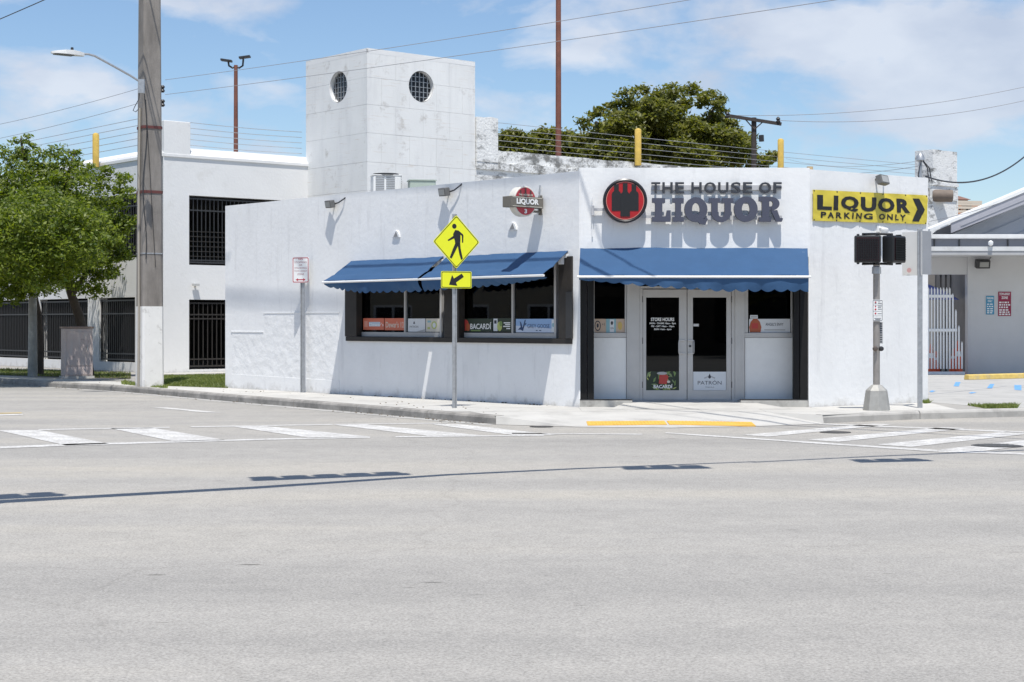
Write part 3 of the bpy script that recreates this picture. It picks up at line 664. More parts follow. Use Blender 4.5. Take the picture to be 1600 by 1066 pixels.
# transom, door frame, doors
sp('transom', MB().box(fx(999), fx(1148), YD - .03, YD + .08, fz(451), fz(447.5)), greyal, FA)
sp('transom_pane', MB().box(fx(1000), fx(1147), YD + .02, YD + .026, fz(447), 2.86), gl_door, FA)
sp('door_frame', MB().box(fx(999), fx(1004), YD - .03, YD + .08, .1, fz(451.2)).box(fx(1143), fx(1148), YD - .03, YD + .08, .1, fz(451.2)), greyal, FA, bevel=.003)
sp('threshold', MB().box(fx(999), fx(1148), YD - .1, YD + .12, .07, .115), alum, FA)
for (a, b, ga, gb, hx, sgn) in ((1004.5, 1073, 1009.5, 1061, 1062, 1), (1074, 1142.5, 1082.5, 1135, 1082, -1)):
    x0, x1, g0, g1 = fx(a), fx(b), fx(ga), fx(gb); z0, z1, gz0, gz1 = .12, fz(452.5), fz(610), fz(465)
    d = MB(); d.wall(x0, x1, z0, z1, YD - .01, YD + .04, [(g0, g1, gz0, gz1)])
    dr = sp('door', d, greyal, FA)
    sp('pane', MB().box(g0, g1, YD + .012, YD + .018, gz0, gz1), gl_door, FA, dr)
    sp('push_bar', MB().box(g0, g1, YD + .05, YD + .08, fz(533), fz(530.6)), alum, FA, dr)
    zt, zb_ = fz(532), fz(552.5); xe, xi = fx(hx + (6 if sgn > 0 else -6) + (1 if sgn > 0 else -1)), fx(hx - 0)
    xo = fx(1060 if sgn > 0 else 1083.5); xj = fx(1069 if sgn > 0 else 1075)
    h = MB().tube([(xj, YD - .01, zt), (xj, YD - .06, zt), (xo, YD - .075, zt - .005), (xo, YD - .08, zt - .05), (xo, YD - .08, zb_ + .05), (xo, YD - .075, zb_ + .005), (xj, YD - .06, zb_), (xj, YD - .01, zb_)], .010, 8)
    sp('handle', h, alum, FA, dr)
    for zz in (.35, 1.2, 2.0): sp('hinge', MB().tube([(x0 - .012 if sgn > 0 else x1 + .012, YD - .02, zz), (x0 - .012 if sgn > 0 else x1 + .012, YD - .02, zz + .12)], .012, 6), darkm, FA, dr)
sp('lock', MB().lathe([(.022, -.02), (.022, 0)], (fx(1078), YD - .01, fz(541)), 10, 'y'), darkm, FA)
# small fittings on the walls
x, z = FR.l(1373, 361); mb = MB(); mb.box(x - .07, x + .02, -.03, .0, z - .02, z + .1); mb.tube([(x - .02, 0, z + .06), (x + .03, -.1, z + .06)], .02, 8); mb.lathe([(.0, -.09), (.05, -.07), (.075, -.02), (.08, .03), (.03, .06)], (x + .04, -.12, z), 14)
q = to_world(mb, FR); sec = q.mesh('x', whitep, FR.w(x, 0, z)); o = bpy.data.objects.new('security_camera', sec); o.location = FR.w(x, 0, z); col.objects.link(o); props(o, 'small white dome camera on the side wall under the yellow banner', 'camera')
x, z = FR.l(1283, 256); S.part('roof_stub', to_world(MB().tube([(x, .3, HT - .1), (x, .3, HT + .12)], .06, 8), FR), M('stub_tan', (.45, .33, .18), .8))
# ramp to the door
rp = MB(); rp.add([(.55, -.75, .003), (3.95, -.75, .003), (3.12, .36, .115), (1.0, .36, .115)], [(0, 1, 2, 3)]); rp.add([(.55, -.75, .002), (1.0, .36, .115), (.9, -.01, .002)], [(0, 1, 2)]); rp.add([(3.95, -.75, .002), (3.2, -.01, .002), (3.12, .36, .115)], [(0, 1, 2)])
struct('entry_ramp', to_world(rp, FA), concrete)

# ------------------------------------------------------------------ prints on the glass
def poster(label, fr, x0, x1, z0, z1, y, basem, items, name='window_poster', cat='poster'):
    t = Thing(name, label, cat, fr, (x0, y, z0), 'posters on the shop glass')
    t.part('sheet', MB().box(x0, x1, y, y + .003, z0, z1), basem)
    W_, H_ = x1 - x0, z1 - z0
    for i, it in enumerate(items):
        yy = y - .0007 * (i + 1)
        mb = MB()
        if it[0] == 'T': mb.text(it[1], x0 + it[2] * W_, x0 + it[3] * W_, z0 + it[4] * H_, z0 + it[5] * H_, yy, 0, it[7] if len(it) > 7 else 0); t.part('lettering', mb, it[6])
        elif it[0] == 'R': mb.add([(x0 + it[1] * W_, yy, z0 + it[3] * H_), (x0 + it[2] * W_, yy, z0 + it[3] * H_), (x0 + it[2] * W_, yy, z0 + it[4] * H_), (x0 + it[1] * W_, yy, z0 + it[4] * H_)], [(0, 1, 2, 3)]); t.part('print', mb, it[5])
        elif it[0] == 'P': mb.add([(x0 + u * W_, yy, z0 + v * H_) for u, v in it[1]], [list(range(len(it[1])))]); t.part('print', mb, it[2])
        elif it[0] == 'E':
            mb.add([(x0 + (it[1] + it[3] * math.cos(k * math.pi / 8)) * W_, yy, z0 + (it[2] + it[4] * math.sin(k * math.pi / 8)) * H_) for k in range(16)], [list(range(16))]); t.part('print', mb, it[5])
    return t
def pm(n, c): return M('print_' + n, c, .5)
orange, cream, ink, paper = pm('orange', (.62, .16, .09)), pm('cream', (.62, .58, .5)), pm('ink', (.03, .035, .05)), pm('paper', (.66, .68, .7))
green, dgreen, red, teal, tan = pm('green', (.17, .26, .08)), pm('dark_green', (.02, .035, .02)), pm('red', (.45, .05, .04)), pm('teal', (.25, .45, .5)), pm('tan', (.55, .42, .32))
sky_b, navy, lime, amber = pm('sky', (.27, .42, .66)), pm('navy', (.02, .05, .14)), pm('lime', (.45, .5, .15)), pm('amber', (.4, .10, .04))
w1y, zz0, zz1 = .12, None, None
def lp(a, b, ya, yb, *r, lab):
    (x0, z1), (x1, _) = FL.l(a, ya, w1y), FL.l(b, ya, w1y); z0 = FL.l(a, yb, w1y)[1]; return poster(lab, FL, x0, x1, z0, z1, w1y, *r)
lp(567.5, 600, 497.5, 515.5, orange, [('R', .28, .82, .3, .68, pm('pale_blue', (.5, .58, .66))), ('T', "Dewar's", .3, .98, .32, .6, white), ('R', .05, .22, .25, .75, pm('coral', (.7, .3, .22)))], lab="orange printed poster with a pale blue box, leftmost in the street windows")
lp(601, 633, 497.5, 516, orange, [('T', "Dewar's 12", .06, .94, .22, .72, cream, .01), ('R', .88, .97, .25, .7, pm('coral', (.7, .3, .22)))], lab="orange printed poster with Dewar's 12 lettering, left of the first mullion")
lp(637.5, 664.5, 498, 518.5, paper, [('T', 'PATRÓN', .1, .6, .3, .5, ink), ('P', [(.3, .58), (.36, .62), (.42, .58), (.38, .78), (.34, .78)], ink), ('P', [(.5, .02), (.98, .02), (.98, .2)], pm('grey', (.4, .4, .4)))], lab='white printed poster with small PATRÓN lettering and bee, right of the first mullion')
lp(665.5, 691.5, 498, 518.5, cream, [('E', .5, .5, .17, .3, lime), ('E', .5, .5, .1, .2, paper), ('R', .1, .3, .7, .85, teal), ('R', .1, .25, .2, .35, lime), ('P', [(.85, .2), (.97, .1), (.97, .9), (.85, .8)], teal)], lab='cream printed poster with a lime green round emblem, beside the middle window post')
lp(722, 769, 498, 518.5, dgreen, [('E', .12, .5, .11, .42, red), ('E', .2, .35, .07, .3, amber), ('R', .3, .62, .05, .14, green), ('T', 'BACARDÍ', .28, .97, .2, .72, white, .02)], lab='dark green poster with white BACARDÍ lettering and red drinks in the right street window')
lp(769.6, 799, 497.5, 518.5, dgreen, [('R', .05, .27, .05, .97, paper), ('R', .09, .22, .6, .85, ink), ('E', .38, .4, .13, .35, lime), ('E', .45, .6, .08, .2, green), ('R', .6, .95, .62, .7, white), ('R', .68, .95, .5, .57, white), ('R', .58, .95, .36, .44, white), ('R', .75, .95, .2, .28, white)], lab='dark green printed poster with white block letters, beside the second mullion')
lp(806, 870, 498.5, 519.5, sky_b, [('P', [(0, 0), (1, 0), (1, .25), (.5, .4), (0, .5)], pm('ice', (.55, .62, .74))), ('P', [(.05, .2), (.12, .4), (.1, .85), (.14, .7), (.17, .35), (.22, .9), (.25, .95), (.22, .5), (.18, .1), (.12, .2)], navy), ('P', [(.2, .6), (.27, .72), (.25, .55)], navy), ('T', 'GREY GOOSE', .29, .83, .32, .62, navy), ('R', .5, .54, .12, .18, navy), ('R', .58, .63, .12, .18, navy), ('R', .88, .97, .05, .95, paper), ('E', .92, .55, .03, .15, teal)], lab='pale blue poster with GREY GOOSE lettering and a flying goose')
def fp(a, b, ya, yb, *r, lab, y=YD - .004, **k):
    return poster(lab, FA, fx(a, y), fx(b, y), fz(yb, y), fz(ya, y), y, *r, **k)
yp = YD + .01
fp(927.6, 976, 498.5, 520, tan, [('E', .13, .5, .1, .38, ink), ('E', .13, .5, .075, .3, tan), ('E', .13, .52, .035, .16, ink), ('T', '+1', .27, .35, .5, .72, ink), ('R', .4, .72, 0, 1, teal), ('R', .52, .66, .04, .96, paper), ('E', .59, .7, .04, .14, ink), ('T', 'GIN', .54, .64, .25, .4, ink), ('E', .85, .5, .07, .3, pm('gold', (.55, .4, .12)))], lab='tan and teal poster with bottles in the narrow window left of the doors', y=yp)
fp(1170.5, 1234.5, 498.5, 520, paper, [('P', [(.02, .02), (.28, .02), (.3, .4), (.26, .8), (.2, 1), (.1, 1), (.04, .8), (0, .4)], amber), ('R', .06, .22, .3, .7, red), ('T', "ANGEL'S ENVY", .4, .84, .5, .72, ink, .01), ('R', .37, .88, .17, .24, pm('grey', (.4, .4, .4)))], lab="white poster with ANGEL'S ENVY lettering and amber bottle right of the doors", y=yp)
fp(1172, 1184, 492.5, 498, paper, [('R', .1, .9, .3, .7, pm('grey', (.4, .4, .4)))], lab='tiny white sticker above the amber bottle poster', y=yp, name='sticker', cat='sticker')
fp(1083, 1092, 506, 510.3, pm('grey', (.4, .4, .4)), [('R', .1, .9, .3, .7, paper)], lab='tiny grey sticker on the glass of the right door', y=yp - .002, name='sticker', cat='sticker')
lv = []
random.seed(3)
for i in range(34):
    cx, cz, a, s_ = random.uniform(.02, .98), random.uniform(.02, .98), random.uniform(0, 3.1), random.uniform(.06, .16)
    lv.append(('P', [(min(1, max(0, cx + s_ * math.cos(a + p) * q)), min(1, max(0, cz + s_ * math.sin(a + p) * q * 1.5))) for p, q in ((0, 1), (.9, .35), (3.14, 1), (4.1, .35))], [green, lime, dgreen, pm('leaf_light', (.2, .27, .12))][i % 4]))
lv += [('P', [(.38, .35), (.62, .32), (.68, .75), (.55, .9), (.4, .8)], red), ('E', .48, .9, .16, .08, pm('grey', (.4, .4, .4))), ('E', .68, .45, .05, .07, cream), ('T', 'BACARDÍ', .22, .8, .1, .33, white, .03)]
fp(1009.8, 1060.8, 580.5, 609.8, dgreen, lv, lab='leafy green printed poster with red cocktail and white BACARDÍ lettering, low on the left door', y=yp - .002)
fp(1083, 1134.6, 581, 609.8, paper, [('T', 'PATRÓN', .14, .86, .3, .55, ink), ('T', 'TEQUILA', .36, .64, .12, .19, ink), ('P', [(.45, .7), (.5, .9), (.55, .7), (.5, .62)], ink), ('P', [(.47, .78), (.33, .68), (.35, .62), (.46, .72)], pm('grey', (.4, .4, .4))), ('P', [(.53, .78), (.67, .68), (.65, .62), (.54, .72)], pm('grey', (.4, .4, .4)))], lab='white printed poster with black PATRÓN lettering and bee, low on the right door', y=yp - .002)
t = Thing('opening_hours', 'white STORE HOURS lettering on the glass of the left door', 'lettering', FA, (fx(1015), yp, fz(518)))
yy = yp
for s_, a, b, u, v in (('STORE HOURS', 1017, 1053.5, 502, 496.5), ('MON - THURS 10am - 9pm', 1015, 1056, 507.5, 504), ('FRI - SAT 10am - 10pm', 1017.5, 1053.5, 512, 508.6), ('SUN 11am - 6pm', 1022, 1049, 516.6, 513.2)):
    t.part('lettering', MB().text(s_, fx(a, yy), fx(b, yy), fz(u, yy), fz(v, yy), yy, 0, .025), white)

# ------------------------------------------------------------------ awnings
def awning(label, fr, xt0, xt1, xb0, xb1, zt, zb, p, val, blown=0., gname='blue awnings of the shop', seed=1, flare=None):
    """cloth from a wall cassette down to a white front bar, scalloped valance, two folding arms"""
    random.seed(seed)
    t = Thing('awning', label, 'awning', fr, ((xt0 + xt1) / 2, 0, zt), gname)
    nx, nz = 48, 10; mb = MB(); vs = []
    for j in range(nz + 1):
        v = j / nz; brk = .018 * math.sin(v * math.pi) + (.022 if .55 < v < .65 else 0)
        for i in range(nx + 1):
            u = i / nx; xa = xt0 + (xt1 - xt0) * u; xb = xb0 + (xb1 - xb0) * u
            x = xa + (xb - xa) * v; y = -.006 - (p - .006) * v; z = zt + (zb + .03 - zt) * v - brk
            z += .014 * mnoise.noise(Vector((x * 1.1, v * 2, seed))) + .007 * mnoise.noise(Vector((x * 5, v * 4, seed))) + .006 * mnoise.noise(Vector((x * 2 + v * 7, v * 2, seed + 3)))
            vs.append((x, y, z))
    fs = [(j * (nx + 1) + i, (j + 1) * (nx + 1) + i, (j + 1) * (nx + 1) + i + 1, j * (nx + 1) + i + 1) for j in range(nz) for i in range(nx)]
    n = len(vs); mb.add(vs + [(x, y + .003, z - .004) for x, y, z in vs], fs + [tuple(k + n for k in f[::-1]) for f in fs]); mb.smooth = True
    t.part('cloth', mb, blue)
    seam = MB(); ys = -.06 - (p - .06) * .56; zs = zt + (zb + .03 - zt) * .56 - .012
    # valance
    mb = MB(); nx = int((xb1 - xb0) / .03); vs = []
    for j in range(6):
        v = j / 5
        for i in range(nx + 1):
            u = i / nx; x = xb0 + .004 + (xb1 - xb0 - .008) * u; h = val(u)
            sc = .05 * abs(math.sin(x / .24 * math.pi)) * min(1, h / .12)
            hh = (h + sc) * v; w = .018 * math.sin(x * 9 + seed) * v + .012 * mnoise.noise(Vector((x * 5, v, seed + 5)))
            vs.append((x, -p + .012 + blown * v * v * (.6 + .4 * math.sin(x * 1.7 + seed)) + w, zb - .02 - hh))
    fs = [(j * (nx + 1) + i, (j + 1) * (nx + 1) + i, (j + 1) * (nx + 1) + i + 1, j * (nx + 1) + i + 1) for j in range(5) for i in range(nx)]
    n = len(vs); mb.add(vs + [(x, y + .004, z) for x, y, z in vs], fs + [tuple(k + n for k in f[::-1]) for f in fs]); mb.smooth = True
    t.part('valance', mb, blue)
    t.part('front_bar', MB().tube([(xb0 - .03, -p, zb), (xb1 + .03, -p, zb)], .024, 10), whitep)
    t.part('cassette', MB().box(xt0, xt1, -.05, -.002, zt - .14, zt - .06), whitep, bevel=.01)
    for sx, xx, xw in ((1, xb0 + .1, xt0 + .12), (-1, xb1 - .1, xt1 - .12)):
        e = (xw + sx * .55, -p * .55, (zt + zb) / 2 - .08)
        t.part('arm', MB().tube([(xw, -.06, zt - .16), e, (xx, -p + .03, zb)], .022, 8), whitep)
        t.part('bracket', MB().box(xw - .05, xw + .05, -.11, -.001, zt - .26, zt - .08), whitep, bevel=.01)
    return t
pL = .72
AxR0, AzR = FL.l(888, 394); AxB1 = FL.l(848, 432, -pL)[0]; ZBL = FL.l(848, 433, -pL)[1]
xgB = FL.l(699, 404)[0]; xgA = FL.l(693.5, 404)[0]; xl = FL.l(549, 410)[0]
ZTL = 2.99
awning('long blue awning over the left street window, its valance blown in at the left end', FL, xl, xgA, xl - .06, xgA + .02, ZTL, 2.50, pL, lambda u: .06 + .13 * min(1, u * 2.5), .12, seed=2)
awning('blue awning over the right street window, nearest the corner, behind the crossing sign', FL, xgB, AxR0, xgB + .02, AxB1, ZTL, 2.50, pL, lambda u: .17 * (1 - u) ** .7 + .015, .2, seed=4)
awning('wide blue awning over the entrance doors, a scalloped valance below its white bar', FA, .02, 4.35, -.04, 4.235, 3.03, 2.46, .8, lambda u: .03 + .18 * min(1, u * 1.6), .03, seed=9)

# ------------------------------------------------------------------ signs of the shop
inkblue = M('letter_face', (.066, .071, .102), .55, var=.06, vs=5); inkdark = M('letter_side', (.04, .043, .052), .5)
sgn = Thing('shop_sign', 'dark blue-grey raised letters THE HOUSE OF LIQUOR on rails over the entrance', 'shop sign', FA, (fx(1019, -.2), -.02, fz(347, -.2)))
ys0, ys1 = -.185, -.13
lx = lambda p: fx(p, ys0)
lz = lambda p: FA.l(800, p, ys0)[1]
top = [('T', 1018.5, 1032.5), ('H', 1036, 1052), ('E', 1056, 1070), ('H', 1081.5, 1097.5), ('O', 1101.5, 1120), ('U', 1123.5, 1139.5), ('S', 1143.5, 1159), ('E', 1162.5, 1177), ('O', 1187.5, 1206.5), ('F', 1210, 1223)]
for ch, a, b in top: sgn.part('letter', MB().text(ch, lx(a), lx(b), lz(301.5), lz(284), -.075, .04, .02), inkdark)
# slab-serif capitals, outlines drawn in a unit box
def slab_letter(ch):
    b = MB(); s = .16
    def r(x0, x1, z0, z1, d=0): b.prism([(x0, z0), (x1, z0), (x1, z1), (x0, z1)], 0, 1)
    def ring(cx, cz, rx, rz, ix, iz, a0=0, a1=360, n=28):
        for k in range(n):
            t0, t1 = R(a0 + (a1 - a0) * k / n), R(a0 + (a1 - a0) * (k + 1) / n)
            q = [(cx + rx * math.cos(t0), cz + rz * math.sin(t0)), (cx + rx * math.cos(t1), cz + rz * math.sin(t1)), (cx + ix * math.cos(t1), cz + iz * math.sin(t1)), (cx + ix * math.cos(t0), cz + iz * math.sin(t0))]
            b.add([(x, 0, z) for x, z in q] + [(x, 1, z) for x, z in q], [(3, 2, 1, 0)[::-1] if False else (0, 1, 2, 3), (7, 6, 5, 4), (0, 4, 5, 1), (3, 2, 6, 7)])
    if ch == 'L': b.prism([(0, 0), (1, 0), (1, .48), (.8, .48), (.74, .22), (.55, .22), (.55, .8), (.7, .8), (.7, 1), (0, 1), (0, .8), (.16, .8), (.16, .2), (0, .2)], 0, 1)
    if ch == 'I': b.prism([(0, 0), (1, 0), (1, .2), (.76, .2), (.76, .8), (1, .8), (1, 1), (0, 1), (0, .8), (.24, .8), (.24, .2), (0, .2)], 0, 1)
    if ch == 'U':
        b.prism([(0, .8), (.1, .8), (.1, .4), (.36, .4), (.36, .8), (.46, .8), (.46, 1), (0, 1)], 0, 1); b.prism([(.54, .8), (.64, .8), (.64, .4), (.9, .4), (.9, .8), (1, .8), (1, 1), (.54, 1)], 0, 1)
        ring(.5, .4, .4, .42, .14, .2, 180, 360)
    if ch in 'OQ': ring(.5, .5, .5, .51, .17, .27)
    if ch == 'Q': b.prism([(.38, .28), (.5, .36), (.72, .14), (.84, .1), (.95, .18), (1.02, .1), (.9, -.12), (.68, -.1), (.52, .06)], -.01, 1.01)
    if ch == 'R':
        b.prism([(0, 0), (.52, 0), (.52, .18), (.44, .18), (.44, .82), (.13, .82 - .001), (.13, .18), (0, .18)], 0, 1); b.prism([(0, .82), (.5, .82), (.5, 1), (0, 1)], 0.001, 1)
        ring(.5, .72, .38, .28, .1, .11, -90, 90, 16); b.prism([(.44, .44), (.52, .44), (.52, .61), (.44, .61)], .002, 1)
        b.prism([(.52, .44), (.66, .16), (.74, 0), (.98, 0), (1.03, .12), (.97, .16), (.9, .14), (.78, .47)], -.003, 1)
    return b
for ch, a, b, zt_ in (('L', 1019, 1048, 309.5), ('I', 1051, 1068.5, 309.5), ('Q', 1069.5, 1105.5, 308.5), ('U', 1108, 1146, 309.5), ('O', 1147, 1184, 307.5), ('R', 1186, 1222.5, 307.5)):
    m_ = slab_letter(ch); x0, x1, z0, z1 = lx(a), lx(b), lz(346.5), lz(zt_)
    mb = MB(); mb.v = [(x0 + v[0] * (x1 - x0), ys0 + .09 * v[1], z0 + v[2] * (z1 - z0)) for v in m_.v]; mb.f = m_.f
    o = fixn(sgn.part('letter', mb, inkblue)); me = o.data; me.materials.append(inkdark)
    for p_ in me.polygons:
        if p_.normal.y > -.5: p_.material_index = 1
rail = M('rail_grey', (.5, .5, .51), .6, var=.1)
for (ya, yb, yr) in ((289, 296.5, -.034), (337, 343.5, -.095)): sgn.part('rail', MB().box(lx(1019), lx(1223), yr, yr + .033, FA.l(800, yb, -.1)[1], FA.l(800, ya, -.1)[1]), rail)
for px in (1040, 1100, 1160, 1210):
    for py in (340,): sgn.part('standoff', MB().box(lx(px) - .02, lx(px) + .02, -.052, 0, lz(py) - .02, lz(py) + .02), rail)
# round logo
cx, cz = FA.l(976.5, 314, -.2); cr_ = 34.5 * 31.5 / 2600
lg = Thing('logo_sign', 'round black and red illuminated sign with three bottles beside the raised letters', 'sign', FA, (cx, -.02, cz))
lg.part('body', MB().lathe([(cr_ * .97, -.08), (cr_, -.1), (cr_, -.26), (cr_ * .93, -.28), (cr_ * .87, -.262), (cr_ * .86, -.25)], (cx, 0, cz), 48, 'y', False), M('logo_black', (.018, .017, .02), .35))
lg.part('face', MB().lathe([(cr_ * .84, -.252), (cr_ * .84, -.256)], (cx, 0, cz), 48, 'y'), M('logo_red', (.40, .012, .015), .35, var=.15, vs=2))
mb = MB()
for k in range(48):
    t0, t1 = 2 * math.pi * k / 48, 2 * math.pi * (k + 1) / 48
    mb.add([(cx + r_ * math.cos(t_), -.258, cz + r_ * math.sin(t_)) for r_, t_ in ((cr_ * .86, t0), (cr_ * .86, t1), (cr_ * .835, t1), (cr_ * .835, t0))], [(3, 2, 1, 0)])
fixn(lg.part('ring', mb, M('logo_ring', (.6, .25, .2), .4)))
def bottle(x, z0, h, w):
    return [(x - w, z0), (x + w, z0), (x + w, z0 + h * .62), (x + w * .86, z0 + h * .69), (x + w * .5, z0 + h * .75), (x + w * .5, z0 + h), (x - w * .5, z0 + h), (x - w * .5, z0 + h * .75), (x - w * .86, z0 + h * .69), (x - w, z0 + h * .62)]
for bx_, bz, y_, h_b in ((-.395, -.46, -.263, 1.2), (.395, -.46, -.263, 1.2), (0, -.72, -.268, 1.5)): lg.part('bottle', MB().prism(bottle(cx + bx_ * cr_, cz + bz * cr_, cr_ * h_b, cr_ * .215), y_, y_ + .004), black, label='black bottle silhouette')
for py, x1 in ((324, 1019), (328, 1019)):
    pass
lg.part('bracket', MB().box(fx(928, 0), cx - cr_ * .8, -.09, -.05, fz(330, 0), fz(326, 0)).box(fx(924, 0), fx(928, 0), -.1, 0, fz(337, 0), fz(322, 0)).box(cx + cr_ * .8, lx(1019) + .02, -.09, -.062, fz(341.5, 0), fz(337, 0)), rail)
lg.part('conduit', MB().tube([(fx(925, 0), -.03, fz(310, 0)), (fx(925.5, 0), -.03, fz(370, 0))], .012, 6), whitep)
# projecting round sign on the street wall
xw, zc = FL.l(850, 315); q = FL.l(822, 315, -.55)
pj = Thing('projecting_sign', 'round red and grey projecting sign with white LIQUOR lettering on the street wall', 'sign', FL, (xw, 0, zc))
prim = M('sign_brown_grey', (.16, .145, .12), .55, var=.05); pred = M('sign_dull_red', (.40, .035, .05), .45)
# here x is along the wall; the sign's plane is spanned by -y (outwards) and z, it faces +x
rr = .295; yc = -.50; zc = FL.l(822, 314.5, yc)[1]
def sideways(mb, x_at, yc_):
    """turn flat work made in x,z (facing -y) to face +x; its x becomes depth from outer to inner edge"""
    q = MB(); q.v = [(x_at - y, yc_ + x, z) for x, y, z in mb.v]; q.f = mb.f; q.smooth = mb.smooth; return q
pj.part('drum', sideways(MB().lathe([(rr * .93, .17), (rr, .15), (rr, -.0), (rr * .95, -.015)], (0, 0, zc), 40, 'y'), xw, yc), M('drum_cream', (.6, .58, .52), .6))
pj.part('face', sideways(MB().lathe([(rr * .9, -.012), (rr * .9, -.02)], (0, 0, zc), 40, 'y'), xw, yc), pred)
mb = MB()
for bx_ in (-.13, 0, .13): mb.prism(bottle(bx_, zc - .12, .33 + (.05 if bx_ == 0 else 0), .045), -.023, -.0205)
pj.part('bottle_print', sideways(mb, xw, yc), M('print_brown', (.1, .03, .03), .5))
pj.part('name_board', sideways(MB().box(-.40, .43, -.06, .2, zc - .125, zc + .085), xw, yc), prim, bevel=.01)
pj.part('board_edging', sideways(MB().box(-.37, .40, -.064, -.061, zc - .11, zc - .1).box(-.37, .40, -.064, -.061, zc + .06, zc + .07), xw, yc), cream)
pj.part('lettering', sideways(MB().text('LIQUOR', -.27, .3, zc - .08, zc + .045, -.068, .004, .04), xw, yc), white, label='white LIQUOR lettering')
pj.part('lettering', sideways(MB().text('THE HOUSE OF', -.18, .19, zc + .105, zc + .14, -.024, 0, .02), xw, yc), cream)
pj.part('lettering', sideways(MB().text('3', -.035, .035, zc - .235, zc - .15, -.024, 0, .04), xw, yc), white)
pj.part('bracket', MB().box(xw - .12, xw - .06, yc + .4, -.001, zc + .06, zc + .1).box(xw - .12, xw - .06, yc + .25, -.001, zc - .2, zc - .16), prim)
pj.part('wall_plate', MB().box(xw - .13, xw - .05, -.03, .0, zc + .02, zc + .14).box(xw - .13, xw - .05, -.03, .0, zc - .24, zc - .12), prim)
pj.part('conduit', MB().tube([(xw - .09, -.03, zc + .1), (xw - .1, -.04, zc + .2), (xw - .08, -.03, zc + .34)], .014, 6), galv)
# banner
bn_c = [FR.l(1270, 296.5, -.03), FR.l(1449, 305.5, -.03), FR.l(1448, 350.5, -.03), FR.l(1270, 345, -.03)]
bnr = Thing('banner', 'yellow vinyl banner with black LIQUOR PARKING ONLY lettering and arrow', 'banner', FR, (bn_c[3][0], 0, bn_c[3][1]))
def bpt(u, v, off=0):
    t_ = Vector(bn_c[3]).lerp(Vector(bn_c[2]), u); s_ = Vector(bn_c[0]).lerp(Vector(bn_c[1]), u); p_ = t_.lerp(s_, v)
    n_ = .012 * mnoise.noise(Vector((u * 9, v * 2.5, 3))) + .012 * math.sin((u * 7 + v * 3)) * .5 + .01 * mnoise.noise(Vector((u * 20 + v * 9, v * 3, 8))) - .018 * math.exp(-((u - round(u * 5) / 5) ** 2 * 900 + (1 - v) ** 2 * 25)) * 0
    pull = .02 * sum(math.exp(-((u - k / 5) * 24) ** 2) * (abs(v - .5) * 2) ** 3 for k in range(6))
    return (p_[0], -.045 + n_ + pull * .8 - off, p_[1])
mb = MB(); nu, nv = 90, 16; vs = [bpt(i / nu, j / nv) for j in range(nv + 1) for i in range(nu + 1)]
fs = [(j * (nu + 1) + i, j * (nu + 1) + i + 1, (j + 1) * (nu + 1) + i + 1, (j + 1) * (nu + 1) + i) for j in range(nv) for i in range(nu)]
n = len(vs); mb.add(vs + [(x, y + .002, z) for x, y, z in vs], fs + [tuple(k + n for k in f[::-1]) for f in fs]); mb.smooth = True
byel = M('banner_yellow', (.66, .53, .055), .4)
bnr.part('sheet', mb, byel)
def blet(ch, u0, u1, v0, v1, off=.02):
    # tessellated glyph laid on the vinyl
    t_ = MB().text(ch, u0, u1, v0, v1, 0, 0, off)
    bm = bmesh.new(); me = bpy.data.meshes.new('q'); me.from_pydata(t_.v, [], t_.f); bm.from_mesh(me)
    for k in range(12, 180, 6):
        for pos, no in (((k / 180, 0, 0), (1, 0, 0)),):
            if u0 < k / 180 < u1: bmesh.ops.bisect_plane(bm, geom=bm.verts[:] + bm.edges[:] + bm.faces[:], plane_co=pos, plane_no=no)
    for k in range(1, 12): bmesh.ops.bisect_plane(bm, geom=bm.verts[:] + bm.edges[:] + bm.faces[:], plane_co=(0, 0, k / 12), plane_no=(0, 0, 1))
    bmesh.ops.triangulate(bm, faces=bm.faces); bm.to_mesh(me); bm.free()
    o_ = MB(); o_.v = [bpt(v.co.x, v.co.z, .006) for v in me.vertices]; o_.f = [list(p.vertices) for p in me.polygons]; bpy.data.meshes.remove(me); return o_
U = lambda p: (p - 132) / (925 - 132)
for ch, a, b in (('L', 158, 255), ('I', 265, 296), ('Q', 314, 432), ('U', 447, 556), ('O', 568, 684), ('R', 700, 800)): bnr.part('letter', blet(ch, U(a), U(b), .36 if ch != 'Q' else .33, .84, .05), black)
w_ = (('P', 182, 217), ('A', 226, 270), ('R', 284, 325), ('K', 338, 381), ('I', 391, 401), ('N', 418, 457), ('G', 491 - 20, 531), ('O', 575, 619), ('N', 633, 672), ('L', 688, 715), ('Y', 722, 768))
for ch, a, b in w_: bnr.part('letter', blet(ch, U(a), U(b), .1, .3, .035), black)
ar = MB(); arr = [(U(815), .87), (U(862), .87), (U(905), .5), (U(862), .08), (U(812), .08), (U(850), .5)]
bm = bmesh.new(); vv = [bm.verts.new((u, 0, v)) for u, v in arr]; bm.faces.new(vv)
for k in range(1, 16): bmesh.ops.bisect_plane(bm, geom=bm.verts[:] + bm.edges[:] + bm.faces[:], plane_co=(0, 0, k / 16), plane_no=(0, 0, 1))
for k in range(80, 100, 2): bmesh.ops.bisect_plane(bm, geom=bm.verts[:] + bm.edges[:] + bm.faces[:], plane_co=(k / 100, 0, 0), plane_no=(1, 0, 0))
bmesh.ops.triangulate(bm, faces=bm.faces); bm.verts.index_update(); ar.v = [bpt(v.co.x, v.co.z, .006) for v in bm.verts]; ar.f = [[v.index for v in f.verts][::-1] for f in bm.faces]; bm.free()
bnr.part('arrow', ar, black)
mb = MB()
for u in (0.01, .2, .4, .6, .8, .99):
    for v in (.03, .97): p_ = bpt(u, v, .004); mb.lathe([(.014, -.004), (.014, .004)], p_, 8, 'y')
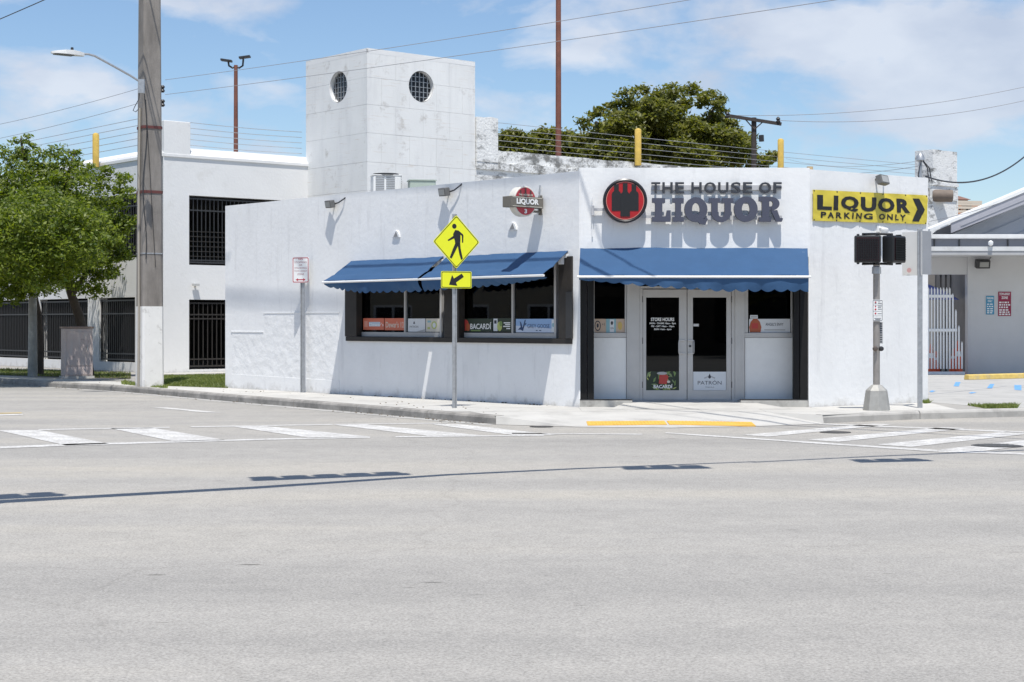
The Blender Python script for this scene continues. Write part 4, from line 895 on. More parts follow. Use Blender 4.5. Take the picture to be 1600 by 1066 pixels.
bnr.part('eyelet', mb, darkm, kind='stuff')

# ------------------------------------------------------------------ wall floodlights
def flood(label, fr, px, py, w, h, tilt, side, d=.2, hook=None):
    x, z = fr.l(px, py, -d)
    t = Thing('wall_floodlight', label, 'floodlight', fr, (x, 0, z), 'floodlights on the shop walls')
    rot = Matrix.Rotation(R(tilt), 3, 'X') @ Matrix.Rotation(R(side), 3, 'Z')
    hs = M('lamp_housing', (.17, .165, .155), .5, .3, var=.1)
    t.part('housing', MB().obox((x, -d, z), (w / 2, .06, h / 2), rot), hs, bevel=.012)
    t.part('lens', MB().obox(Vector((x, -d, z)) + rot @ Vector((0, -.062, 0)), (w * .38, .004, h * .36), rot), M('lamp_lens', (.38, .38, .36), .25))
    if hook: t.part('conduit', MB().tube([(x + hook[0] * .6, -d + .03, z + .0), (x + hook[0], -d + .05, z + .02), (x + hook[0] * 1.5, -.05, z + hook[1] * .6), (x + hook[0] * 1.6, .02, z + hook[1])], .016, 8), darkm if hook[2] else galv)
    t.part('arm', MB().tube([(x, -d + .05, z), (x + .02, -.0, z + .03)], .022, 8), hs)
flood('grey floodlight with curved conduit on the street wall, farther of the pair', FL, 515.5, 319, .3, .17, 12, -12, .13, (.26, .14, 1))
flood('grey floodlight with curved conduit on the street wall above the crossing sign', FL, 694, 300, .3, .17, 12, -12, .13, (.26, .16, 1))
flood('grey square floodlight on the side wall above the yellow banner', FR, 1379, 281.5, .28, .18, -18, 10, .2, (.14, .06, 1))

# ------------------------------------------------------------------ roof units
def ac(label, c, w, d, h, m, ang, kind):
    fr = Frame(c.x, c.y, ang); t = Thing('air_conditioner' if kind else 'roof_unit', label, 'air conditioner' if kind else 'roof unit', fr, (0, 0, 4.24))
    t.part('body', MB().box(-w / 2, w / 2, -d / 2, d / 2, 4.24, 4.24 + h), m, bevel=.03)
    if kind:
        t.part('lid', MB().box(-w / 2 - .01, w / 2 + .01, -d / 2 - .01, d / 2 + .01, 4.24 + h + .002, 4.24 + h + .03), m, bevel=.01)
        me = MB().box(0, .22, -.006, .0, -.007, .007).mesh('louvre', M('louvre_grey', (.2, .2, .2), .6))
        for cx_ in (-w / 2 + .06, -w / 2 + .33, ):
            for k in range(int(h / .045)): t.piece('louvre', me, (cx_, -d / 2 - .004, 4.3 + k * .045))
        me2 = MB().box(-.006, 0, 0, .5, -.007, .007).mesh('louvre', MATS['louvre_grey'])
        g2 = MB().box(0, .008, -.3, .3, -.007, .007).mesh('louvre', MATS['louvre_grey'])
        for k in range(int(h / .045)): t.piece('louvre', g2, (w / 2, 0, 4.3 + k * .045))
        t.part('fan_guard', MB().lathe([(.33, 0), (.33, .04), (.28, .045), (.28, .0)], (0, 0, 4.24 + h + .03), 24), darkm)
    else: t.part('cap', MB().box(-w / 2 - .02, w / 2 + .02, -d / 2 - .02, d / 2 + .02, 4.24 + h + .002, 4.24 + h + .03), m)
    return t
ac('white air conditioner with louvred sides on the shop roof before the tower', P(603, 300, 42.5), .72, .56, 1.10, M('ac_white', (.7, .7, .68), .5), 12, 1)
ac('low pale green metal roof unit beside the white air conditioner', P(659, 300, 42.2), .66, .5, .95, M('unit_green', (.36, .42, .36), .5, var=.05), 10, 0)

# service mast on the roof
mx_ = FR.l(1438, 260, .6)[0]; t = Thing('service_mast', 'grey electrical service mast with drooping cables on the shop roof corner', 'service mast', FR, (mx_, .6, 4.24))
t.part('mast', MB().tube([(mx_, .6, 4.2), (mx_, .6, 5.0)], .035, 8), galv)
t.part('weatherhead', MB().lathe([(.05, 0), (.09, .03), (.08, .12), (.03, .18)], (mx_, .6, 4.93), 12), galv)
for dx in (-.14, .1, .16): t.part('lead', MB().tube([(mx_, .56, 4.98), (mx_ + dx, .5, 4.8), (mx_ + dx * 1.3, .5, 4.62), (mx_ + dx * 1.1, .45, 4.53)], .012, 6), darkm)
# ------------------------------------------------------------------ stair tower
T = Thing('stair_tower', 'tall white stair tower with two round barred windows rising behind the shop', 'tower', WORLD, (-4.68, 53.8, 0))
TW = 10.5; LL, LR_ = 3.62, 4.47
def tp(name, mb, mat, fr, parent=None, **k): return T.part(name, to_world(mb, fr), mat, parent, **k)
def win_at(fr, px, py): return fr.l(px, py)
cl, cr2 = win_at(TLF, 528.5, 136), win_at(TRF, 658.5, 135.5)
faces = ((TLF, -LL, 0, cl, [-LL, -2.42, -1.18, 0]), (TRF, 0, LR_, cr2, [0, 1.14, 2.26, 3.36, LR_]))
zj = [3.0, 3.95, 4.98, 5.9, 6.82, 7.76, 8.68, 9.56, TW]
for fr, xa, xb, (cxw, czw), cols in faces:
    core = tp('wall', MB().box(xa + .05, xb - .05, .045, .4, 0, TW - .02), stucco_tower, fr)
    cutm = to_world(MB().lathe([(.52, -.5), (.52, .9)], (cxw, 0, czw), 40, 'y'), fr); cutm.v = [tuple(Vector(v) - Vector(T.base)) for v in cutm.v]
    cut(core, cutm)
    for r in range(len(zj) - 1):
        cs = cols if r % 2 else [cols[0]] + [(a + b) / 2 for a, b in zip(cols, cols[1:])] + [cols[-1]]
        for a, b in zip(cs, cs[1:]):
            z0, z1 = zj[r], zj[r + 1]; j = .003
            o = tp('panel', MB().box(a + (j if a != xa else 0), b - (j if b != xb else 0), random.uniform(0, .004), .044, z0 + j, z1 - (j if r < len(zj) - 2 else 0)), stucco_tower, fr)
            if a < cxw + .6 and b > cxw - .6 and z0 < czw + .6 and z1 > czw - .6: cut(o, cutm)
    # round window: tube reveal, ring, grille, dark glass
    wd = tp('window', MB().lathe([(.519, .02), (.519, .2), (.5, .2), (.5, .02)], (cxw, 0, czw), 40, 'y', False), whitep, fr)
    tp('pane', MB().lathe([(.5, .17), (.5, .18)], (cxw, 0, czw), 40, 'y'), M('dark_window', (.012, .013, .016), .15), fr, wd)
    for k in range(-2, 3):
        L_ = math.sqrt(.5 ** 2 - (k * .165) ** 2)
        tp('bar', MB().box(cxw + k * .165 - .009, cxw + k * .165 + .009, .10, .122, czw - L_, czw + L_), galv, fr, wd)
        tp('bar', MB().box(cxw - L_, cxw + L_, .124, .14, czw + k * .165 - .009, czw + k * .165 + .009), galv, fr, wd)
tl = TLF.w(-LL, 0); tk = TLF.w(0, 0); tr = TRF.w(LR_, 0); tb = tr + (tl - tk)
q = MB(); q.slab([(tl.x, tl.y), (tk.x, tk.y), (tr.x, tr.y), (tb.x, tb.y)], TW - .16, TW - .04); T.part('roof', q, garage_m)
bk = MB()
for a, b in ((tr, tb), (tb, tl)):
    d = (b - a).normalized(); n_ = Vector((-d.y, d.x, 0)) * .35; a_ = a + d * (.41 if a is tr else .001); b = b + d * (-.41 if b is tl else 0); bk.slab([(a_.x, a_.y), (b.x, b.y), (b.x + n_.x, b.y + n_.y), (a_.x + n_.x, a_.y + n_.y)], 0, TW - .01)
T.part('wall', bk, stucco_tower)

# ------------------------------------------------------------------ parking garage
Gr = Thing('parking_garage', 'white parking garage with black barred openings behind the concrete pole', 'garage', WORLD, (-11.11, 53, 0))
def gp(name, mb, mat, fr, parent=None, **k): return Gr.part(name, to_world(mb, fr), mat, parent, **k)
ZG, ZP = 6.92, 7.28
gx = lambda p: GLF.l(p, 500)[0]
def gz(fr, px, py): return fr.l(px, py)[1]
hl = []
for a, b in ((155, 211), (62, 137), (-20, 50), (-110, -40), (-210, -130)):
    x0, x1 = gx(a), gx(b); m_ = (a + b) / 2
    hl.append((x0, x1, .3, 2.45))
for a, b in ((140, 214), (20, 118), (-110, 0), (-240, -130)): hl.append((gx(a), gx(b), 3.75, 5.85))
GX0 = gx(-330)
gp('wall', MB().wall(GX0, -.001, 0, ZG, 0, .3, hl), garage_m, GLF)
hx0, hx1 = GRF.l(295.5, 500)[0], 6.2
dx1 = GRF.l(353, 500)[0]
hg = [(hx0, 5.6, 3.48, 5.72), (hx0, dx1 + .3, .1, 2.36)]
gp('wall', MB().wall(0, 24.0, 0, ZG, 0, .3, hg), garage_m, GRF)
gp('parapet', along(MB(), [(-.04, ZG), (-.04, ZG + .09), (.42, ZP), (.7, ZP), (.7, ZG)], 0.01, 9.2), garage_m, GRF)
gp('parapet', along(MB(), [(-.04, ZG), (-.04, ZG + .09), (.42, ZP), (.7, ZP), (.7, ZG)], GX0, -.01), garage_m, GLF)
x0, x1 = GRF.l(258.5, 220)[0], GRF.l(297, 220)[0]
gp('corner_block', MB().box(.02, x1, -.03, .75, ZG + .05, gz(GRF, 275, 189.5)), garage_m, GRF, bevel=.02)
KD = GRF.w(0, 0); far = GLF.w(GX0, 0); rt = GRF.w(40, 0)
deck = [GLF.w(GX0, .32), GRF.w(.31, .31), GRF.w(23.9, .32), GRF.w(40, 6), GRF.w(40, 40), GLF.w(GX0, 40)]
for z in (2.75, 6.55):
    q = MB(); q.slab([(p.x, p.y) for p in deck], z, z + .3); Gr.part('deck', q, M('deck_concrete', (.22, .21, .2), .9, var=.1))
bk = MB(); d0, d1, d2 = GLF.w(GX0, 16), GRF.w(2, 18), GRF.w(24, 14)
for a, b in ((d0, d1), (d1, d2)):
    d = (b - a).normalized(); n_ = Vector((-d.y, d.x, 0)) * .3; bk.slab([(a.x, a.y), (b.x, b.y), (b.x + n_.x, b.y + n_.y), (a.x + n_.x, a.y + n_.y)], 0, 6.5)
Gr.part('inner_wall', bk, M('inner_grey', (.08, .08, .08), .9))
# grilles: one frame per opening, each bar an object sharing one mesh
def grille(fr, x0, x1, z0, z1, y, step, name='window_grille', low=False, rails=(.1, .8)):
    f = MB(); r = .022
    f.box(x0 + .02, x1 - .02, y, y + .05, z0 + .06, z0 + .11); f.box(x0 + .02, x1 - .02, y, y + .05, z1 - .12, z1 - .07)
    f.box(x0 + .015, x0 + .05, y - .003, y + .053, z0 + .055, z1 - .065).box(x1 - .05, x1 - .015, y - .003, y + .053, z0 + .055, z1 - .065)
    for q_ in rails: f.box(x0 + .02, x1 - .02, y, y + .04, z0 + (z1 - z0) * q_, z0 + (z1 - z0) * q_ + .045)
    g_ = gp(name, f, darkm if not low else bronze, fr)
    me = MB().box(-.013, .013, -.013, .013, 0, z1 - z0 - .18).mesh('bar', darkm if not low else bronze)
    n_ = int((x1 - x0 - .1) / step)
    for k in range(n_ + 1):
        w_ = fr.w(x0 + .05 + (x1 - x0 - .1) * k / n_, y + .02, z0 + .09)
        Gr.piece('bar', me, (w_.x, w_.y, w_.z), g_, (0, 0, fr.a))
    return g_
for k, (a, b, c, d) in enumerate(hl[:3]): grille(GLF, a, b, c, d, .06, .14, rails=(.12, .74))
grille(GLF, *hl[5], .06, .16); grille(GLF, *hl[6], .06, .16)
g1 = grille(GRF, hx0, 5.6, 3.48, 5.72, .08, .15, low=False, rails=(.06, .62 + .16))
for k in range(6):
    zz = 3.75 + k * .16; w_ = to_world(MB().box(hx0 + .02, 5.5, .065, .078, zz, zz + .025), GRF); Gr.part('cross_bar', w_, bronze, g1)
grille(GRF, hx0, dx1 + .25, .12, 2.34, .06, .16, name='gate', low=True, rails=(.13, .72, .78))
x, z = GRF.l(303, 447); gp('lamp', MB().box(x - .1, x + .12, -.16, -.06, z, z + .07).box(x, x + .05, -.06, 0, z - .02, z + .06), M('lamp_housing2', (.5, .5, .48), .5), GRF)
# path to the gate
pth = MB(); pth.slab([tuple(GRF.w(-1.0, -.05)[:2]), tuple(GRF.w(6, -.05)[:2]), tuple(GRF.w(6, -1.5)[:2]), tuple(GRF.w(-1.0, -1.3)[:2])][::-1], -.05, .012)
struct('path', pth, concrete)
blk = None

# ------------------------------------------------------------------ deck wall behind the shop, right of the tower
Dw = Thing('deck_wall', 'long weathered white parapet wall with black mildew behind the shop roof', 'wall', WORLD, (*TRF.w(LR_ + .01, .0)[:2], 0))
def dp(name, mb, mat, **k): return Dw.part(name, to_world(mb, TRF), mat, **k)
xz = lambda px, py, y=0.: TRF.l(px, py, y)
xa = LR_ + .01; xe = xz(1456, 280)[0]; xe2 = xz(1494, 280)[0]
zu = xz(900, 245, 0)[1]; zt_ = xz(900, 237.5, .2)[1]
ho = (xz(1452, 300)[0], xz(1478, 300)[0], xz(1460, 314)[1], xz(1460, 297)[1])
dp('wall', MB().wall(xa, xe2, 0, 7.05, 0, .35, [ho]), stucco_old)
xb_ = xz(776, 210)[0]
# uneven old parapet
def rough_cap(x0, x1, y0, y1, z0, z1, amp, seed):
    n_ = max(3, int((x1 - x0) / .35)); mb = MB(); vs = []
    for i in range(n_ + 1):
        x = x0 + (x1 - x0) * i / n_; dz = amp * mnoise.noise(Vector((x * .9, seed, 0))) + amp * .6 * mnoise.noise(Vector((x * 3, seed, 4)))
        vs += [(x, y0, z0), (x, y0, z1 + dz), (x, y1, z1 + dz * .7), (x, y1, z0)]
    fs = [(0, 1, 2, 3), tuple(4 * n_ + k for k in (3, 2, 1, 0))]
    for i in range(n_):
        for k in range(4): a, b = 4 * i + k, 4 * i + (k + 1) % 4; fs.append((a, a + 4, b + 4, b))
    mb.add(vs, fs); return mb
fixn(dp('parapet', rough_cap(xb_ + .01, xe - .01, .1, .38, 7.06, 7.56, .05, 1), stucco_mold))
fixn(dp('ledge', rough_cap(xa + .02, xe - .01, -.06, .095, 6.86, 7.12, .05, 7), stucco_mold))
dp('end_block', rough_cap(xa + .02, xb_, -.08, .5, 7.12, xz(755, 184)[1], .06, 3), stucco_old)
dp('pillar', rough_cap(xe, xe2, -.05, .9, 7.06, xz(1475, 236)[1], .06, 5), stucco_old)
dp('pillar_band', MB().box(xe - .04, xe2 + .06, -.1, .95, xz(1475, 291)[1], xz(1475, 289)[1] + .08), stucco_old)
dp('pillar_base', MB().box(xe - .8, xe2 + .05, -.07, -.002, 0, xz(1475, 293)[1]).box(xe2 - .1, xe2 + .055, -.06, 2.5, 0, xz(1475, 293)[1] - .01) if False else MB().box(xe2 + .002, xe2 + .06, -.06, 2.5, 0, xz(1475, 293)[1] - .01), stucco_old)
dp('duct', MB().tube([(ho[0] + .3, .1, (ho[2] + ho[3]) / 2), (ho[1] - .25, -.5, (ho[2] + ho[3]) / 2 - .03)], .27, 12), M('duct_brown', (.18, .14, .11), .7, var=.2))

# wire fences on the parapets: yellow posts and strands
def wire_fence(label, fr, posts, strands, y, x0, x1, zb, zt, wire_r=.009):
    t = Thing('wire_fence', label, 'wire fence', fr, (posts[0][0] if posts else x0, y, zb), 'strands of wire along the garage parapets')
    for x, z0, z1, r in posts:
        t.part('post', MB().lathe([(r, 0), (r, z1 - z0 - .05), (r * .8, z1 - z0), (0.01, z1 - z0 + .03)], (x, y - r - .02, z0), 12), yelpaint)
    for k in range(strands):
        z = zb + (zt - zb) * (k + .5) / strands
        n_ = 14; t.part('wire', MB().tube([(x0 + (x1 - x0) * i / n_, y, z - .03 * math.sin(math.pi * i / n_)) for i in range(n_ + 1)], wire_r, 5), galv)
    return t
z1003 = TRF.l(1003, 258, -.25), TRF.l(1003, 201, -.25); z1226 = TRF.l(1226, 262, -.25), TRF.l(1226, 217, -.25)
wire_fence('taut wire strands between two yellow posts above the weathered parapet', TRF, [(z1003[0][0], z1003[0][1], z1003[1][1], .125), (z1226[0][0], z1226[0][1], z1226[1][1], .125)], 5, .1, xb_ + .1, xe, 7.6, 8.62)
wire_fence('taut wire strands above the garage parapet left of the tower', GRF, [], 5, .3, x1, 5.4, ZP, 8.2, .010)
pz = GLF.l(151, 262, -.2), GLF.l(151, 209, -.2)
wire_fence('taut wire strands with one yellow post above the garage parapet over the street tree', GLF, [(pz[0][0], pz[0][1], pz[1][1], .11)], 5, -.1, GX0, -.05, ZP, 8.35, .010)

# brown lamp poles on the deck
def deck_pole(label, px, D, z0, z1, r, heads):
    p_ = P(px, 500, D); t = Thing('lamp_pole', label, 'lamp pole', Frame(p_.x, p_.y, 0), (0, 0, z0), 'brown lamp poles on the garage deck')
    t.part('pole', MB().tube([(0, 0, z0), (0, 0, z1)], [r, r * .8], 10), rust)
    t.part('base_plate', MB().box(-.2, .2, -.2, .2, z0, z0 + .03), rust)
    if heads:
        for s_ in (-1, 1):
            t.part('arm', MB().tube([(0, 0, z1 - .05), (s_ * .12, 0, z1 - .1), (s_ * .25, 0, z1 - .02), (s_ * .27, 0, z1 + .12 + (.1 if s_ > 0 else 0))], .035, 8), darkm)
            t.part('lamp_head', MB().obox((s_ * .33, -.05, z1 + .16 + (.12 if s_ > 0 else 0)), (.2, .14, .035), Matrix.Rotation(R(-s_ * 8), 3, 'Y')), darkm, bevel=.01)
deck_pole('tall brown pole cut by the top of the picture, behind the weathered parapet', 872.5, 62, 6.85, 17.5, .115, 0)
deck_pole('brown pole with two black lamp heads between the concrete pole and the tower', 368.5, 60, 6.85, 10.9, .085, 1)

# ------------------------------------------------------------------ building across the parking lot
B = Thing('gabled_building', 'low white building with gabled roof and flat canopy across the parking lot', 'building', BF, (17, 0, 0))
bx = lambda px, y=0.: BF.l(px, 500, y)[0]
bz = lambda py, y=0.: BF.l(800, py, y)[1]
wallb = M('painted_wall_grey', (.62, .615, .61), .85, var=.05, vs=.8, bump=.2, bs=10, stain=((.35, .34, .32), .9, .58, .75, .4))
B.part('wall', MB().wall(bx(1512), 34, -.1, 4.25, 0, .3, []), wallb)
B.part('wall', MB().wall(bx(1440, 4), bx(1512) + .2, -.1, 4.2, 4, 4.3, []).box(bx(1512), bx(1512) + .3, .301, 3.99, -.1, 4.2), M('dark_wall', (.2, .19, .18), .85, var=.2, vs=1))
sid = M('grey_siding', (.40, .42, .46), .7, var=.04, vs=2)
LX0, LZ0 = bx(1453, -.7), bz(357.5, -.7); LX1, LZ1 = bx(1600, -.7), bz(296, -.7); sl = (LZ1 - LZ0) / (LX1 - LX0)
lz_ = lambda x: LZ0 + (x - LX0) * sl
apx = LX0 + 9.5; apz = lz_(apx); rb0 = bx(1485, -.6)
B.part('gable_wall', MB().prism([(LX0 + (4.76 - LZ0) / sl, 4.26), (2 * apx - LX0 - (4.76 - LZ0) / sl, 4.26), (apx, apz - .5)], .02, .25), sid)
for k in range(7):
    x_ = rb0 + .9 + k * 1.05; zt_k = lz_(x_ + 2.2) - 1.0
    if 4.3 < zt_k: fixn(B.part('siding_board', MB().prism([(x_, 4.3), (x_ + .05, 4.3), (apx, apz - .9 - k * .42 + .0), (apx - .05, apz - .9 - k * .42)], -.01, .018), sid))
rbm = M('fascia_shade_grey', (.36, .36, .39), .6, var=.03); rwm = M('roof_white', (.74, .74, .72), .7, var=.06, stain=((.4, .4, .38), 2, .55, .75, .4))  # the rake boards' grey has the shade on them put into the colour
for s_ in (1, -1):
    mir = (lambda q: q) if s_ > 0 else (lambda q: [(2 * apx - x, z) for x, z in q])
    fixn(B.part('roof', MB().prism(mir([(LX0, lz_(LX0) - .1), (apx, apz - .1), (apx, apz), (LX0, lz_(LX0))]), -.72, .75), rwm))
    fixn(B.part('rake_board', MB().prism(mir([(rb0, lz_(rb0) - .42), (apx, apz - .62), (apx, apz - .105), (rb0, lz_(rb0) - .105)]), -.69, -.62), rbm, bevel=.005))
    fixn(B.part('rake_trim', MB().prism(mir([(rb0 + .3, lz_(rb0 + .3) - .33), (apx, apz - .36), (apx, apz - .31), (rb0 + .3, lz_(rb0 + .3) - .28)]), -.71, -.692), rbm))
B.part('side_wall', MB().prism([(bx(1440, .6), 3.7), (rb0 + 2.2, 3.7), (rb0 + 2.2, lz_(rb0 + 2.2) - .2), (bx(1462, .6), lz_(bx(1462, .6)) - .2), (bx(1440, .6), 4.2)], .3, .5), M('side_slate', (.25, .26, .3), .7))
B.part('lintel', MB().box(bx(1440, .2), bx(1512) - .002, .05, .28, 3.15, 4.2), wallb)
# canopy
cz1, cz0 = bz(385.5, -3), bz(398.5, -3)
B.part('canopy', MB().box(bx(1430, -3), 36, -3, -.002, cz0 + .06, cz1 - .04), M('canopy_white', (.66, .66, .65), .7, var=.05, stain=((.4, .38, .34), 3, .58, .75, .5)))
B.part('canopy_fascia', MB().box(bx(1430, -3), 36, -3.05, -3.002, cz0 + .12, cz1), M('fascia_white', (.62, .62, .61), .6, var=.06, vs=3, stain=((.4, .38, .34), 2, .5, .7, .5)))
B.part('drip_board', MB().box(bx(1430, -3), 36, -3.03, -3.003, cz0, cz0 + .118), M('lip_shade_grey', (.40, .40, .40), .7, var=.08))  # grey colour stands in for shade on the set-back lower lip
B.part('gutter', MB().box(bx(1436, -1.2), 36, -1.3, -1.1, bz(373, -1.2), bz(366.5, -1.2)), MATS['fascia_white'], bevel=.02)
B.part('gutter_back', MB().box(bx(1436, -1.1), 36, -1.095, -.9, bz(387, -1), bz(374, -1)), M('slate_grey', (.14, .15, .18), .6))
for px in (1500, 1576, 1461): B.part('strap', MB().box(bx(px, -1.2) - .02, bx(px, -1.2) + .02, -1.13, -1.1, bz(388, -1.2), bz(374, -1.2)), darkm)
B.part('camera_dome', MB().lathe([(.0, -.1), (.07, -.05), (.08, .03), (.02, .08)], (bx(1548, -3.1), -3.1, cz1 + .1), 12), whitep)
x, z = bx(1531), bz(413); fl = Thing('wall_floodlight', 'black floodlight with diagonal conduit under the canopy of the gabled building', 'floodlight', BF, (x, 0, z))
fl.part('housing', MB().obox((x, -.3, z), (.22, .12, .13), Matrix.Rotation(R(15), 3, 'X')), darkm, bevel=.02)
fl.part('lens', MB().obox((x + .02, -.43, z - .03), (.14, .01, .08), Matrix.Rotation(R(15), 3, 'X')), M('lens_grey', (.3, .3, .28), .3))
fl.part('conduit', MB().tube([(x + .2, -.1, z + .05), (x + .55, -.02, z + .5)], .02, 6), M('conduit_grey', (.3, .3, .3), .6))
single('junction_box', MB().box(x - .17, x - .03, -.1, 0, z + .35, z + .43), darkm, 'small black box on the wall just above the black floodlight', 'junction box', BF, (x, 0, z))
def wsign(label, a, b, c, d, m_, rows, heads):
    x0, x1, z0, z1 = bx(a), bx(b), bz(d), bz(c); t = Thing('parking_sign', label, 'sign', BF, (x0, 0, z0), 'signs on the gabled building wall')
    t.part('plate', MB().box(x0, x1, -.02, -.003, z0, z1), m_)
    H_ = z1 - z0; y = -.022
    for tx, u, v, p_, q_ in heads: t.part('lettering', MB().text(tx, x0 + (x1 - x0) * u, x0 + (x1 - x0) * v, z0 + H_ * p_, z0 + H_ * q_, y, 0, .03), white)
    random.seed(5)
    mb = MB()
    for r in rows:
        xx = x0 + .03
        while xx < x1 - .08:
            w_ = random.uniform(.03, .09); mb.add([(xx, y, z0 + H_ * r), (min(x1 - .03, xx + w_), y, z0 + H_ * r), (min(x1 - .03, xx + w_), y, z0 + H_ * (r + .06)), (xx, y, z0 + H_ * (r + .06))], [(0, 1, 2, 3)]); xx += w_ + .025
    if rows: t.part('small_print', mb, white)
wsign('blue sign with white lines of print on the shaded wall, left of the red one', 1540.5, 1553, 462.5, 491.5, M('sign_blue', (.05, .28, .45), .5), (.06, .16, .28, .4, .52), (('PARKING', .08, .92, .82, .94), ('ONLY', .2, .8, .66, .77)))
wsign('larger dark red sign with white TOW-AWAY ZONE heading on the shaded wall', 1559.5, 1579.5, 456, 494, M('sign_dark_red', (.3, .02, .06), .5), (.04, .13, .22, .33, .43, .53), (('TOW-AWAY', .08, .92, .85, .96), ('ZONE', .25, .75, .7, .81)))
# yellow parking stop
a, b = G(1511, 593.5), G(1640, 590)
ps = Frame(a.x, a.y, math.degrees(math.atan2(b.y - a.y, b.x - a.x))); L_ = (b - a).length
single('parking_stop', along(MB(), [(-.08, 0), (-.06, .13), (.06, .15), (.1, .13), (.12, 0)][::-1], 0, L_), M('stop_yellow', (.62, .45, .13), .85, var=.15, vs=6, stain=((.4, .36, .28), 4, .5, .7, .6)), 'long faded yellow concrete parking stop before the shaded wall', 'parking stop', ps, (0, 0, 0), bevel=.015)
# white iron gate with raking end
GY = -1.0; gt = Thing('iron_gate', 'white iron bar gate with raking right end beside the shop', 'gate', BF, (bx(1452, GY), GY, 0))
zt0, zb0 = bz(452, GY), .07
xr = [bx(1446 + k * 4.75, GY) for k in range(14)]
zr = lambda x: zt0 if x <= bx(1487, GY) else max(.35, zt0 + (x - bx(1487, GY)) / (bx(1507, GY) - bx(1487, GY)) * (.55 - zt0))
for x in xr:
    if x < bx(1507, GY): gt.part('bar', MB().box(x - .022, x + .022, GY - .02, GY + .02, zb0 + .1, zr(x)).prism([(x - .022, zr(x)), (x + .022, zr(x)), (x, zr(x) + .06)], GY - .01, GY + .01), whitep)
for py, xe_ in ((463, 1487), (516, 1495), (583, 1507.5)):
    z = bz(py, GY); gt.part('rail', MB().box(bx(1440, GY), bx(xe_, GY), GY - .045, GY - .021, z - .045, z + .045), whitep)
# things stored behind the gate
def cone(label, px, y, h):
    x = bx(px, y); t = Thing('traffic_cone', label, 'traffic cone', BF, (x, y, 0), 'traffic cones behind the white gate')
    t.part('body', MB().lathe([(.15, .03), (.03, h), (.02, h)], (x, y, 0), 16), M('cone_orange', (.65, .10, .03), .5)); t.part('foot', MB().box(x - .2, x + .2, y - .2, y + .2, 0, .035), MATS['cone_orange'])
    k = .6; r_ = .15 - .12 * k; t.part('collar', MB().lathe([(r_ + .012, h * k - .08), (r_ - .008, h * k + .08)], (x, y, 0), 16), white)
cone('orange traffic cone behind the white gate, at the shop corner', 1455, -.3, .95); cone('orange traffic cone behind the white gate, middle one', 1462, .1, .7)
cone('orange traffic cone behind the white gate, under its raking end', 1497, -.4, 1.05); cone('orange traffic cone behind the white gate, just left of the raking end', 1490, -.3, .8)
um = Thing('parasol', 'blue parasol behind the white gate at the edge of the shop', 'parasol', BF, (bx(1452, .5), .5, 0))
um.part('canopy', MB().lathe([(1.05, 2.35), (.6, 2.62), (.05, 2.85)], (bx(1448, .5), .5, 0), 8), M('parasol_blue', (.10, .13, .42), .7)); um.part('pole', MB().tube([(bx(1448, .5), .5, 0), (bx(1448, .5), .5, 2.9)], .02, 8), darkm)
rk = Thing('storage_rack', 'dark metal rack in the shaded passage behind the white gate', 'rack', BF, (bx(1480, 2), 2, 0))
for xx in (1470, 1478, 1486): rk.part('upright', MB().box(bx(xx, 2) - .03, bx(xx, 2) + .03, 2, 2.06, 0, 3.3), darkm)
for zz in (1.2, 2.4, 3.3): rk.part('rail', MB().box(bx(1466, 2), bx(1489, 2), 1.93, 1.998, zz, zz + .06), darkm)

# far apartment building
ab = Frame(*P(1495, 400, 140)[:2], 12); t = Thing('apartment_building', 'far orange and cream apartment building with hipped brown roof', 'building', ab, (0, 0, 0))
az_ = lambda py: CZ + (HY - py) / F0 * 140
ax_ = lambda px: ab.l(px, 400)[0]
orng, crm = M('far_orange', (.55, .27, .16), .9), M('far_cream', (.6, .52, .42), .9)
t.part('wall', MB().box(ax_(1480), ax_(1529), 0, 9, 0, az_(318)), orng)
t.part('upper_storey', MB().box(ax_(1480), ax_(1521), 1, 8, az_(318) + .002, az_(311)), M('far_grey', (.3, .27, .25), .9))
rr_ = MB(); x0, x1, z0 = ax_(1478), ax_(1522), az_(311) + .004
rr_.add([(x0, .5, z0), (x1, .5, z0), (x1, 8.5, z0), (x0, 8.5, z0), ((x0 + x1) / 2 - 1, 4.5, z0 + 1.1), ((x0 + x1) / 2 + .3, 4.5, z0 + 1.1)], [(0, 1, 5, 4), (1, 2, 5), (2, 3, 4, 5), (3, 0, 4), (3, 2, 1, 0)])
t.part('roof', rr_, M('far_brown_roof', (.22, .12, .09), .9))
t.part('balcony_front', MB().box(ax_(1502), ax_(1515), -.4, -.002, az_(340), az_(316)), crm)
for py in (316, 320, 325, 331): t.part('ledge', MB().box(ax_(1480), ax_(1530), -.5, -.41, az_(py) - .1, az_(py) + .1), crm)
for px in (1498, 1506, 1511, 1520, 1525):
    for py in (326, 336): t.part('window', MB().box(ax_(px), ax_(px + 3), -.03 if not 1502 < px < 1515 else -.43, -.002 if not 1502 < px < 1515 else -.402, az_(py + 4), az_(py)), MATS['dark_window'])
t.part('wing', MB().box(ax_(1529) + .01, ax_(1540), 2, 8, 0, az_(330)), orng)

